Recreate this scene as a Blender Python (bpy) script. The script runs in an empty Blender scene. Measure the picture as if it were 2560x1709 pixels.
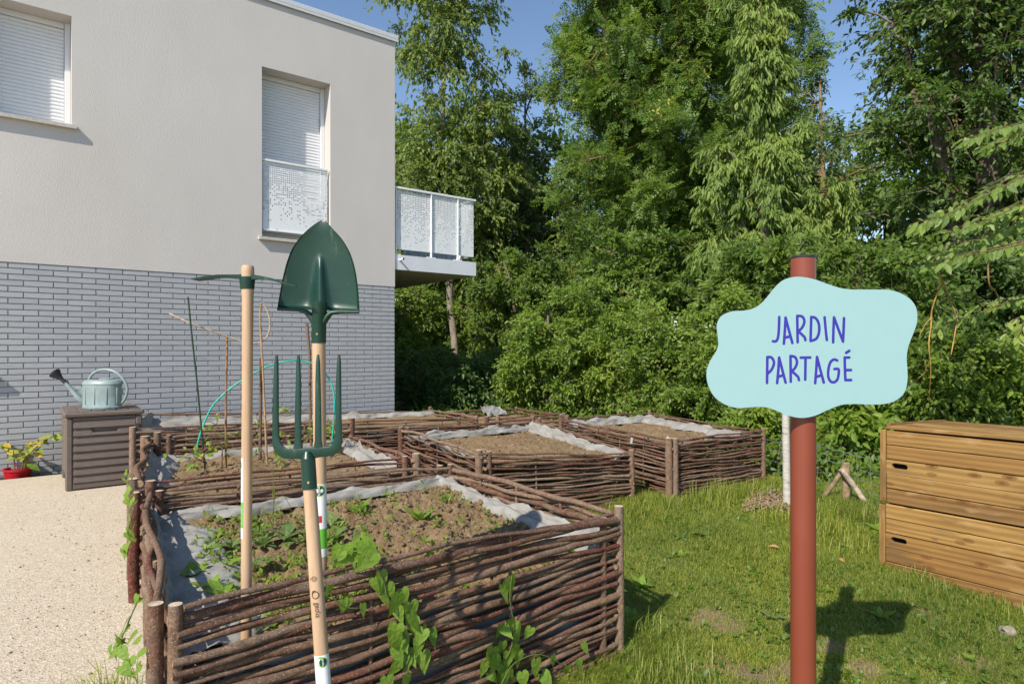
import bpy, bmesh, math, random
import numpy as np
from mathutils import Vector, Matrix, noise

random.seed(7)
rng = np.random.default_rng(7)
S = bpy.context.scene
COL = S.collection
V3 = Vector

# ------------------------------------------------------------------ camera
CAMZ = 1.29
FPX, CX, CY = 1580.0, 1280.0, 869.0          # focal length and principal point measured on the 2560 px photograph
cd = bpy.data.cameras.new('camera')
cam = bpy.data.objects.new('camera', cd)
COL.objects.link(cam)
cam.location = (0, 0, CAMZ)
cam.rotation_euler = (math.radians(90), 0, 0)
cd.sensor_width = 36.0
cd.lens = FPX / 2560 * 36.0
cd.shift_y = (CY - 854.5) / 2560
cd.clip_start = 0.05
cd.clip_end = 400
S.camera = cam

# ------------------------------------------------------------------ sky, sun, exposure
SUN_EL, SUN_AZ = math.radians(42.0), math.radians(31.8)   # light travels 31.8 deg right of the view axis
w = bpy.data.worlds.new('World')
S.world = w
w.use_nodes = True
wn = w.node_tree
bg = wn.nodes['Background']
sky = wn.nodes.new('ShaderNodeTexSky')
sky.sky_type = 'NISHITA'
sky.sun_disc = False
sky.sun_elevation = SUN_EL
sky.sun_rotation = math.pi + SUN_AZ
sky.air_density = 1.0
sky.dust_density = 0.1
sky.ozone_density = 2.3
wn.links.new(sky.outputs[0], bg.inputs[0])
bg.inputs[1].default_value = 0.125
sd = bpy.data.lights.new('sun', 'SUN')
sd.energy = 4.3
sd.angle = math.radians(0.53)
sd.color = (1.0, 0.93, 0.82)
sun = bpy.data.objects.new('sun', sd)
COL.objects.link(sun)
sv = V3((math.sin(SUN_AZ) * math.cos(SUN_EL), math.cos(SUN_AZ) * math.cos(SUN_EL), -math.sin(SUN_EL)))
sun.rotation_euler = sv.to_track_quat('-Z', 'Y').to_euler()
sun.location = (-8, -12, 14)
S.view_settings.view_transform = 'Standard'
S.view_settings.look = 'None'
S.view_settings.exposure = 0.45
S.view_settings.gamma = 1.0
S.view_settings.use_curve_mapping = False
S.cycles.max_bounces = 7
S.cycles.diffuse_bounces = 3
S.cycles.glossy_bounces = 2
S.cycles.transmission_bounces = 4
S.cycles.transparent_max_bounces = 6

# ------------------------------------------------------------------ helpers
K = 2560 / 2349


def at(x, y, Y):
    """world point seen at full-size photo pixel (x, y) at depth Y metres"""
    return V3(((x - CX) / FPX * Y, Y, CAMZ + (CY - y) / FPX * Y))


def dat(x, y, Y):
    return at(x * K, y * K, Y)


def mesh_np(name, V, F, mat=None, smooth=False):
    """mesh from numpy arrays; all faces have the same number of corners"""
    me = bpy.data.meshes.new(name)
    V = np.asarray(V, dtype=np.float32)
    F = np.asarray(F, dtype=np.int32)
    k = F.shape[1]
    me.vertices.add(len(V))
    me.vertices.foreach_set('co', V.ravel())
    me.loops.add(F.size)
    me.loops.foreach_set('vertex_index', F.ravel())
    me.polygons.add(len(F))
    me.polygons.foreach_set('loop_start', np.arange(0, F.size, k, dtype=np.int32))
    if smooth:
        me.polygons.foreach_set('use_smooth', np.ones(len(F), dtype=bool))
    me.update(calc_edges=True)
    if mat:
        me.materials.append(mat)
    return me


def link(name, me, parent=None, kind=None):
    o = bpy.data.objects.new(name, me)
    COL.objects.link(o)
    if parent is not None:
        o.parent = parent
        o.matrix_parent_inverse = wmat(parent).inverted()
    if kind:
        o['kind'] = kind
    return o


def wmat(o):
    m = Matrix.Translation(o.location) @ o.rotation_euler.to_matrix().to_4x4() @ Matrix.Diagonal((*o.scale, 1))
    return m if o.parent is None else wmat(o.parent) @ o.matrix_parent_inverse @ m


def thing(name, label, cat, loc=(0, 0, 0), group=None):
    o = bpy.data.objects.new(name, None)
    COL.objects.link(o)
    o.empty_display_size = 0.1
    o.location = loc
    return tag(o, label, cat, group)


def tag(o, label, cat, group=None):
    o['label'] = label
    o['category'] = cat
    if group:
        o['group'] = group
    return o


def frame(t):
    t = t.normalized()
    a = V3((0, 0, 1)) if abs(t.z) < 0.9 else V3((1, 0, 0))
    u = t.cross(a).normalized()
    return u, u.cross(t).normalized()


class MB:
    """collects shapes, then becomes ONE mesh object"""

    def __init__(self):
        self.v, self.f, self.m = [], [], []

    def add(self, vs, fs, mi=0):
        b = len(self.v)
        self.v += [tuple(p) for p in vs]
        self.f += [tuple(b + i for i in q) for q in fs]
        self.m += [mi] * len(fs)

    def box(self, c, size, R=None, mi=0, ch=0.0):
        x, y, z = (s / 2 for s in size)
        c = V3(c)
        if ch <= 0:
            vs = [V3((a * x, b * y, d * z)) for d in (-1, 1) for b in (-1, 1) for a in (-1, 1)]
            fs = [(0, 2, 3, 1), (4, 5, 7, 6), (0, 1, 5, 4), (2, 6, 7, 3), (0, 4, 6, 2), (1, 3, 7, 5)]
        else:
            bm = bmesh.new()
            bmesh.ops.create_cube(bm, size=1)
            for q in bm.verts:
                q.co = V3((q.co.x * size[0], q.co.y * size[1], q.co.z * size[2]))
            bmesh.ops.bevel(bm, geom=bm.edges[:], offset=ch, segments=1, affect='EDGES')
            vs = [q.co.copy() for q in bm.verts]
            bm.verts.index_update()
            fs = [[q.index for q in f.verts] for f in bm.faces]
            bm.free()
        if R is not None:
            vs = [R @ q for q in vs]
        self.add([c + q for q in vs], fs, mi)

    def tube(self, path, rad, n=8, cap=True, mi=0, capmi=None, flat=None):
        path = [V3(p) for p in path]
        k = len(path)
        if not hasattr(rad, '__len__'):
            rad = [rad] * k
        t0 = (path[1] - path[0]).normalized()
        u, v = frame(t0)
        vs = []
        for i in range(k):
            t = path[min(i + 1, k - 1)] - path[max(i - 1, 0)]
            t.normalize()
            u = (u - t * u.dot(t)).normalized()
            v = t.cross(u)
            for j in range(n):
                a = 2 * math.pi * j / n
                vs.append(path[i] + (u * math.cos(a) + v * math.sin(a)) * rad[i])
        fs = []
        for i in range(k - 1):
            for j in range(n):
                j2 = (j + 1) % n
                fs.append((i * n + j, i * n + j2, (i + 1) * n + j2, (i + 1) * n + j))
        self.add(vs, fs, mi)
        if cap:
            b = len(self.v) - len(vs)
            cm = mi if capmi is None else capmi
            self.f.append(tuple(b + j for j in reversed(range(n))))
            self.f.append(tuple(b + (k - 1) * n + j for j in range(n)))
            self.m += [cm, cm]

    def lathe(self, prof, c, n=24, mi=0, sx=1.0, sy=1.0, R=None, cap=False):
        c = V3(c)
        vs, fs = [], []
        for r, z in prof:
            for j in range(n):
                a = 2 * math.pi * j / n
                q = V3((r * math.cos(a) * sx, r * math.sin(a) * sy, z))
                vs.append(c + (R @ q if R is not None else q))
        for i in range(len(prof) - 1):
            for j in range(n):
                j2 = (j + 1) % n
                fs.append((i * n + j, i * n + j2, (i + 1) * n + j2, (i + 1) * n + j))
        if cap:
            fs.append(tuple(reversed(range(n))))
            fs.append(tuple((len(prof) - 1) * n + j for j in range(n)))
        self.add(vs, fs, mi)

    def grid(self, fn, nu, nv, mi=0):
        vs = [fn(i / nu, j / nv) for j in range(nv + 1) for i in range(nu + 1)]
        fs = [(j * (nu + 1) + i, j * (nu + 1) + i + 1, (j + 1) * (nu + 1) + i + 1, (j + 1) * (nu + 1) + i)
              for j in range(nv) for i in range(nu)]
        self.add(vs, fs, mi)

    def prism(self, poly, ext, mi=0):
        """closed polygon (list of Vectors) extruded by vector ext"""
        n = len(poly)
        ext = V3(ext)
        vs = [V3(p) for p in poly] + [V3(p) + ext for p in poly]
        fs = [tuple(range(n)), tuple(reversed(range(n, 2 * n)))]
        fs += [(i, n + i, n + (i + 1) % n, (i + 1) % n) for i in range(n)]
        self.add(vs, fs, mi)

    def mesh(self, name, mats, smooth=False, fix=False):
        me = bpy.data.meshes.new(name)
        me.from_pydata(self.v, [], self.f)
        if not isinstance(mats, (list, tuple)):
            mats = [mats]
        for q in mats:
            me.materials.append(q)
        if len(mats) > 1:
            me.polygons.foreach_set('material_index', self.m)
        if fix:
            bm = bmesh.new()
            bm.from_mesh(me)
            bmesh.ops.recalc_face_normals(bm, faces=bm.faces[:])
            bm.to_mesh(me)
            bm.free()
        if smooth:
            me.polygons.foreach_set('use_smooth', [True] * len(me.polygons))
            if smooth != 'all':
                me.set_sharp_from_angle(angle=math.radians(smooth if smooth > 1 else 40))
        me.update()
        return me

    def build(self, name, mats, parent=None, smooth=False, kind=None, fix=False):
        return link(name, self.mesh(name, mats, smooth, fix), parent, kind)


def crom(pts, per=6, closed=False):
    """Catmull-Rom through points"""
    pts = [V3(p) for p in pts]
    n = len(pts)
    out = []
    for i in range(n if closed else n - 1):
        if closed:
            p = [pts[(i + j - 1) % n] for j in range(4)]
        else:
            p = [pts[min(max(i + j - 1, 0), n - 1)] for j in range(4)]
        for s in range(per):
            t = s / per
            out.append(0.5 * ((2 * p[1]) + (p[2] - p[0]) * t + (2 * p[0] - 5 * p[1] + 4 * p[2] - p[3]) * t * t
                              + (3 * p[1] - p[0] - 3 * p[2] + p[3]) * t ** 3))
    if not closed:
        out.append(pts[-1])
    return out


# ------------------------------------------------------------------ materials
class NT:
    def __init__(self, name, rough=0.6, spec=0.3):
        self.mat = bpy.data.materials.new(name)
        self.mat.use_nodes = True
        self.t = self.mat.node_tree
        self.b = self.t.nodes['Principled BSDF']
        self.b.inputs['Roughness'].default_value = rough
        self.b.inputs['Specular IOR Level'].default_value = spec
        self.tc = None

    def n(self, kind, **kw):
        nd = self.t.nodes.new(kind)
        for k, v in kw.items():
            if k in nd.inputs:
                nd.inputs[k].default_value = v
            else:
                setattr(nd, k, v)
        return nd

    def l(self, a, b):
        self.t.links.new(a, b)

    def co(self, sx=1, sy=1, sz=1, off=None):
        tc = self.n('ShaderNodeTexCoord')
        mp = self.n('ShaderNodeMapping')
        mp.inputs['Scale'].default_value = (sx, sy, sz)
        if off is not None:
            ad = self.n('ShaderNodeVectorMath', operation='ADD')
            self.l(tc.outputs['Object'], ad.inputs[0])
            cb = self.n('ShaderNodeVectorMath', operation='SCALE')
            cb.inputs[0].default_value = (3.1, 7.7, 5.3)
            oi = self.n('ShaderNodeObjectInfo')
            ml = self.n('ShaderNodeMath', operation='MULTIPLY')
            self.l(oi.outputs['Random'], ml.inputs[0])
            ml.inputs[1].default_value = off
            self.l(ml.outputs[0], cb.inputs['Scale'])
            self.l(cb.outputs[0], ad.inputs[1])
            self.l(ad.outputs[0], mp.inputs[0])
        else:
            self.l(tc.outputs['Object'], mp.inputs[0])
        return mp.outputs[0]

    def noise(self, vec, scale, detail=4, rough=0.55):
        nd = self.n('ShaderNodeTexNoise', Scale=scale, Detail=detail, Roughness=rough)
        self.l(vec, nd.inputs['Vector'])
        return nd.outputs['Fac']

    def voro(self, vec, scale, feature='F1', out='Distance'):
        nd = self.n('ShaderNodeTexVoronoi', Scale=scale)
        nd.feature = feature
        self.l(vec, nd.inputs['Vector'])
        return nd.outputs[out]

    def ramp(self, fac, stops, interp='LINEAR'):
        nd = self.n('ShaderNodeValToRGB')
        cr = nd.color_ramp
        cr.interpolation = interp
        while len(cr.elements) < len(stops):
            cr.elements.new(0.5)
        for e, (p, c) in zip(cr.elements, stops):
            e.position = p
            e.color = (*c, 1) if len(c) == 3 else c
        self.l(fac, nd.inputs[0])
        return nd.outputs[0]

    def mix(self, fac, a, b, mode='MIX'):
        nd = self.n('ShaderNodeMix', data_type='RGBA', blend_type=mode)
        for s, v in ((nd.inputs[0], fac), (nd.inputs[6], a), (nd.inputs[7], b)):
            if hasattr(v, 'node'):
                self.l(v, s)
            else:
                s.default_value = v if not isinstance(v, tuple) else (*v, 1)
        return nd.outputs[2]

    def base(self, c):
        if hasattr(c, 'node'):
            self.l(c, self.b.inputs['Base Color'])
        else:
            self.b.inputs['Base Color'].default_value = (*c, 1)
        return self

    def rough(self, s):
        self.l(s, self.b.inputs['Roughness'])

    def bump(self, h, strength=0.4, dist=0.01):
        nd = self.n('ShaderNodeBump', Strength=strength, Distance=dist)
        self.l(h, nd.inputs['Height'])
        self.l(nd.outputs[0], self.b.inputs['Normal'])

    def orand(self):
        return self.n('ShaderNodeObjectInfo').outputs['Random']

    def irand(self):
        return self.n('ShaderNodeNewGeometry').outputs['Random Per Island']


def plain(name, c, rough=0.5, spec=0.4, metal=0.0, var=0.06, scale=30, bump=0.0):
    m = NT(name, rough, spec)
    m.b.inputs['Metallic'].default_value = metal
    co = m.co()
    nz = m.noise(co, scale, 5)
    lo = tuple(max(0, q * (1 - var * 2)) for q in c)
    hi = tuple(min(1, q * (1 + var * 2)) for q in c)
    m.base(m.ramp(nz, [(0.3, lo), (0.7, hi)]))
    if bump:
        m.bump(nz, bump, 0.004)
    return m.mat


def m_plaster():
    m = NT('plaster', 0.9, 0.15)
    co = m.co()
    big = m.noise(co, 0.55, 5, 0.6)
    mid = m.noise(m.co(1, 1, 0.35), 2.2, 5)
    c = m.ramp(big, [(0.3, (0.564, 0.529, 0.491)), (0.7, (0.625, 0.590, 0.552))])
    c = m.mix(0.25, c, m.ramp(mid, [(0.3, (0.518, 0.481, 0.443)), (0.75, (0.649, 0.614, 0.576))]))
    m.base(c)
    gr = m.voro(co, 95)
    g2 = m.noise(co, 160, 3)
    h = m.mix(0.5, gr, g2)
    m.bump(h, 0.55, 0.004)
    return m.mat


def m_brick():
    m = NT('glazed_brick', 0.32, 0.5)
    co = m.co(1, 1, 1, off=3.0)
    st = m.noise(m.co(2.2, 2.2, 14, off=3.0), 3.2, 5, 0.6)
    c = m.ramp(st, [(0.25, (0.323, 0.326, 0.342)), (0.5, (0.381, 0.388, 0.402)), (0.8, (0.448, 0.454, 0.462))])
    c = m.mix(0.35, c, m.ramp(m.orand(), [(0, (0.332, 0.335, 0.355)), (1, (0.448, 0.454, 0.467))]))
    sp = m.noise(co, 70, 2)
    c = m.mix(m.ramp(sp, [(0.74, (0, 0, 0)), (0.80, (0.5, 0.5, 0.5))]), c, (0.25, 0.24, 0.24))
    m.base(c)
    m.bump(st, 0.25, 0.004)
    return m.mat


def m_terrace():
    m = NT('washed_gravel_concrete', 0.9, 0.2)
    co = m.co()
    v = m.voro(co, 120, out='Color')
    sep = m.n('ShaderNodeSeparateColor')
    m.l(v, sep.inputs[0])
    c = m.ramp(sep.outputs[0], [(0.0, (0.343, 0.274, 0.196)), (0.45, (0.533, 0.446, 0.331)), (0.8, (0.628, 0.547, 0.431)), (1, (0.723, 0.662, 0.555))])
    big = m.noise(co, 0.9, 5)
    c = m.mix(0.38, c, m.ramp(big, [(0.3, (0.476, 0.394, 0.287)), (0.7, (0.609, 0.528, 0.407))]))
    fl = m.voro(co, 60)
    c = m.mix(m.ramp(fl, [(0.07, (0.4, 0.4, 0.4)), (0.12, (0, 0, 0))]), c, (0.26, 0.22, 0.175))
    m.base(c)
    m.bump(m.voro(co, 120), 0.5, 0.005)
    return m.mat


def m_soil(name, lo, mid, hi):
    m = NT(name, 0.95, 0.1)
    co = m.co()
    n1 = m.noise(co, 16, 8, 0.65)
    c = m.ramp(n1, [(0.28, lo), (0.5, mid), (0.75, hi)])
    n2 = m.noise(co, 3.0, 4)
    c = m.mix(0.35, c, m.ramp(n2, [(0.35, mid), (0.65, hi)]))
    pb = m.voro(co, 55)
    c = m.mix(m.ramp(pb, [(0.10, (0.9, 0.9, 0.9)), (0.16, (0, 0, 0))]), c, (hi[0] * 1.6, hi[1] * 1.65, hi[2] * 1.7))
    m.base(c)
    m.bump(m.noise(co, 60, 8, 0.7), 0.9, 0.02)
    return m.mat


def m_lawn():
    m = NT('lawn_earth', 0.95, 0.1)
    co = m.co()
    n2 = m.noise(co, 40, 6, 0.7)
    n3 = m.noise(co, 140, 4, 0.7)
    gr = m.ramp(n2, [(0.3, (0.098, 0.126, 0.026)), (0.55, (0.161, 0.198, 0.046)), (0.8, (0.299, 0.288, 0.110))])
    so = m.ramp(n3, [(0.3, (0.22, 0.150, 0.085)), (0.7, (0.43, 0.32, 0.20))])
    at_ = m.n('ShaderNodeAttribute')
    at_.attribute_name = 'bare'
    ad = m.n('ShaderNodeMath', operation='ADD')
    m.l(at_.outputs['Fac'], ad.inputs[0])
    m.l(n2, ad.inputs[1])
    m.base(m.mix(m.ramp(ad.outputs[0], [(0.62, (0, 0, 0)), (0.85, (1, 1, 1))]), gr, so))
    m.bump(n3, 0.9, 0.02)
    return m.mat


def m_bark(name, cols, scale=22, spots=None, bump=0.6):
    m = NT(name, 0.8, 0.25)
    co = m.co(1, 1, 1, off=4.0)
    n1 = m.noise(co, scale, 6, 0.65)
    k = len(cols)
    c0 = m.ramp(m.orand(), [(i / (k - 1), q) for i, q in enumerate(cols)])
    c = m.mix(0.8, c0, m.ramp(n1, [(0.25, (0.35, 0.33, 0.3)), (0.5, (0.95, 0.9, 0.87)), (0.75, (1.5, 1.45, 1.4))]), 'MULTIPLY')
    n3 = m.noise(co, 5.0, 3)
    c = m.mix(m.ramp(n3, [(0.45, (0, 0, 0)), (0.7, (0.5, 0.5, 0.5))]), c, (0.22, 0.175, 0.13))
    h = n1
    if spots:
        n4 = m.noise(co, 95, 8, 0.75)
        c = m.mix(0.85, c, m.ramp(n4, [(0.3, (0.45, 0.42, 0.4)), (0.5, (1.0, 0.97, 0.94)), (0.72, (1.7, 1.65, 1.6))]), 'MULTIPLY')
        v = m.voro(co, spots)
        c = m.mix(m.ramp(v, [(0.14, (0.75, 0.75, 0.75)), (0.25, (0, 0, 0))]), c, (0.42, 0.36, 0.29))
        h = m.mix(0.5, n1, n4)
    m.base(c)
    m.bump(h, bump, 0.006 if not spots else 0.010)
    return m.mat


def m_fabric():
    m = NT('geotextile', 0.75, 0.25)
    co = m.co()
    n1 = m.noise(co, 7, 5, 0.6)
    c = m.ramp(n1, [(0.3, (0.239, 0.228, 0.206)), (0.7, (0.354, 0.341, 0.316))])
    n2 = m.noise(co, 2.5, 3)
    c = m.mix(m.ramp(n2, [(0.5, (0, 0, 0)), (0.75, (0.531, 0.511, 0.475))]), c, (0.212, 0.174, 0.131))
    m.base(c)
    wv = m.noise(co, 220, 2)
    m.bump(m.mix(0.6, wv, m.noise(co, 26, 5)), 0.6, 0.008)
    m.b.inputs['Subsurface Weight'].default_value = 0.0
    return m.mat


def m_planks():
    m = NT('larch_plank', 0.62, 0.3)
    # grain runs along the plank (object X)
    co = m.co(1.1, 14, 14, off=9.0)
    n1 = m.noise(co, 2.2, 6, 0.6)
    wv = m.n('ShaderNodeTexWave', Scale=1.6, Distortion=7.0, Detail=3.0)
    wv.bands_direction = 'Z'
    m.l(m.co(0.55, 6, 6, off=9.0), wv.inputs['Vector'])
    c = m.ramp(wv.outputs['Fac'], [(0.0, (0.212, 0.112, 0.033)), (0.5, (0.310, 0.174, 0.054)), (1.0, (0.396, 0.245, 0.085))])
    c = m.mix(0.45, c, m.ramp(n1, [(0.3, (0.187, 0.104, 0.033)), (0.7, (0.423, 0.268, 0.096))]))
    tone = m.ramp(m.orand(), [(0, (0.70, 0.62, 0.62)), (0.3, (1.05, 1.0, 0.92)), (0.6, (0.82, 0.70, 0.62)), (1, (1.12, 1.14, 1.12))])
    c = m.mix(1.0, c, tone, 'MULTIPLY')
    st = m.noise(m.co(1.3, 5, 5, off=9.0), 1.7, 3)
    c = m.mix(m.ramp(st, [(0.54, (0, 0, 0)), (0.68, (0.65, 0.65, 0.65))]), c, (0.13, 0.080, 0.036))
    kn = m.voro(m.co(6.5, 15, 15, off=9.0), 1.0)
    c = m.mix(m.ramp(kn, [(0.09, (0.9, 0.9, 0.9)), (0.15, (0.45, 0.45, 0.45)), (0.19, (0.65, 0.65, 0.65)), (0.26, (0, 0, 0))]), c, (0.13, 0.055, 0.016))
    pl = m.noise(m.co(2.4, 9, 9, off=5.0), 1.6, 3)  # pale patches paint glints into the colour of the boards
    c = m.mix(m.ramp(pl, [(0.60, (0, 0, 0)), (0.72, (0.55, 0.55, 0.55))]), c, (0.50, 0.34, 0.165))
    m.base(c)
    m.bump(n1, 0.25, 0.004)
    return m.mat


def m_handle():
    m = NT('ash_handle', 0.5, 0.35)
    n1 = m.noise(m.co(26, 26, 2.0), 2.2, 5, 0.6)
    c = m.ramp(n1, [(0.25, (0.440, 0.273, 0.154)), (0.5, (0.528, 0.352, 0.220)), (0.8, (0.598, 0.422, 0.282))])
    n2 = m.noise(m.co(3, 3, 1), 2.0, 3)
    c = m.mix(m.ramp(n2, [(0.5, (0, 0, 0)), (0.75, (0.45, 0.45, 0.45))]), c, (0.40, 0.245, 0.14))
    fl = m.noise(m.co(80, 80, 9), 2.0, 3)
    c = m.mix(m.ramp(fl, [(0.66, (0, 0, 0)), (0.72, (0.45, 0.45, 0.45))]), c, (0.30, 0.17, 0.09))
    m.base(c)
    m.bump(n1, 0.08, 0.002)
    return m.mat


def m_leaf(name, cols, trans=(0.16, 0.26, 0.03), tw=0.3, rough=0.45, spec=0.35):
    m = NT(name, rough, spec)
    k = len(cols)
    c = m.ramp(m.irand(), [(i / (k - 1), q) for i, q in enumerate(cols)])
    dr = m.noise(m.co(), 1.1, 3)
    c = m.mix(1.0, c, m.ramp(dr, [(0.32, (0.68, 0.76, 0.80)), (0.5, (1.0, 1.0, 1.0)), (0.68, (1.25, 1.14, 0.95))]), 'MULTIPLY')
    m.base(c)
    tr = m.n('ShaderNodeBsdfTranslucent')
    m.l(m.mix(0.6, c, trans), tr.inputs[0])
    mx = m.n('ShaderNodeMixShader')
    mx.inputs[0].default_value = tw
    m.l(m.b.outputs[0], mx.inputs[1])
    m.l(tr.outputs[0], mx.inputs[2])
    m.l(mx.outputs[0], m.t.nodes['Material Output'].inputs[0])
    return m.mat


def m_leafo(name, cols, trans, tw=0.3, vein=True, rough=0.42):
    """for leaves that are objects: colour varies per object, with a paler midrib along local X"""
    m = NT(name, rough, 0.4)
    k = len(cols)
    c = m.ramp(m.orand(), [(i / (k - 1), q) for i, q in enumerate(cols)])
    tc = m.n('ShaderNodeTexCoord')
    sp = m.n('ShaderNodeSeparateXYZ')
    m.l(tc.outputs['Object'], sp.inputs[0])
    ab = m.n('ShaderNodeMath', operation='ABSOLUTE')
    m.l(sp.outputs[1], ab.inputs[0])
    c2 = m.mix(m.ramp(ab.outputs[0], [(0.008, (0.6, 0.6, 0.6)), (0.03, (0, 0, 0))]), c, (0.30, 0.38, 0.12))
    n1 = m.noise(m.co(1, 1, 1), 5, 4)
    c2 = m.mix(0.5, c2, m.ramp(n1, [(0.3, (0.6, 0.6, 0.6)), (0.7, (1.25, 1.25, 1.2))]), 'MULTIPLY')
    m.base(c2)
    m.bump(n1, 0.3, 0.05)
    tr = m.n('ShaderNodeBsdfTranslucent')
    m.l(m.mix(0.6, c2, trans), tr.inputs[0])
    mx = m.n('ShaderNodeMixShader')
    mx.inputs[0].default_value = tw
    m.l(m.b.outputs[0], mx.inputs[1])
    m.l(tr.outputs[0], mx.inputs[2])
    m.l(mx.outputs[0], m.t.nodes['Material Output'].inputs[0])
    return m.mat


def m_enamel():
    m = NT('green_enamel', 0.33, 0.5)
    co = m.co()
    n1 = m.noise(co, 9, 4)
    c = m.ramp(n1, [(0.3, (0.005, 0.030, 0.018)), (0.7, (0.007, 0.044, 0.026))])
    sp = m.noise(co, 150, 2)
    c = m.mix(m.ramp(sp, [(0.70, (0, 0, 0)), (0.78, (0.6, 0.6, 0.6))]), c, (0.16, 0.20, 0.13))
    sc = m.noise(m.co(9, 9, 2.5), 2.6, 6, 0.7)
    c = m.mix(m.ramp(sc, [(0.59, (0, 0, 0)), (0.67, (0.4, 0.4, 0.4))]), c, (0.13, 0.155, 0.11))
    m.base(c)
    m.rough(m.ramp(n1, [(0.3, (0.28, 0.28, 0.28)), (0.7, (0.45, 0.45, 0.45))]))
    m.bump(m.noise(co, 40, 4), 0.06, 0.003)
    return m.mat


def m_can():
    m = NT('grey_green_plastic', 0.38, 0.45)
    co = m.co()
    n1 = m.noise(m.co(1, 1, 0.5), 14, 6, 0.65)
    c = m.ramp(n1, [(0.3, (0.180, 0.247, 0.247)), (0.7, (0.305, 0.374, 0.361))])
    m.base(c)
    m.bump(n1, 0.05, 0.003)
    return m.mat


def m_boxp():
    m = NT('taupe_resin', 0.6, 0.3)
    n1 = m.noise(m.co(3, 3, 40), 4, 5)
    c = m.ramp(n1, [(0.3, (0.122, 0.095, 0.079)), (0.7, (0.175, 0.139, 0.116))])
    m.base(c)
    m.bump(n1, 0.25, 0.003)
    return m.mat


def m_birch():
    m = NT('birch_bark', 0.75, 0.25)
    co = m.co(1, 1, 1)
    n1 = m.noise(m.co(6, 6, 22), 2.0, 5, 0.7)
    c = m.ramp(n1, [(0.33, (0.06, 0.05, 0.045)), (0.40, (0.42, 0.38, 0.34)), (0.7, (0.62, 0.58, 0.53))])
    m.base(c)
    m.bump(n1, 0.4, 0.006)
    return m.mat


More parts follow.
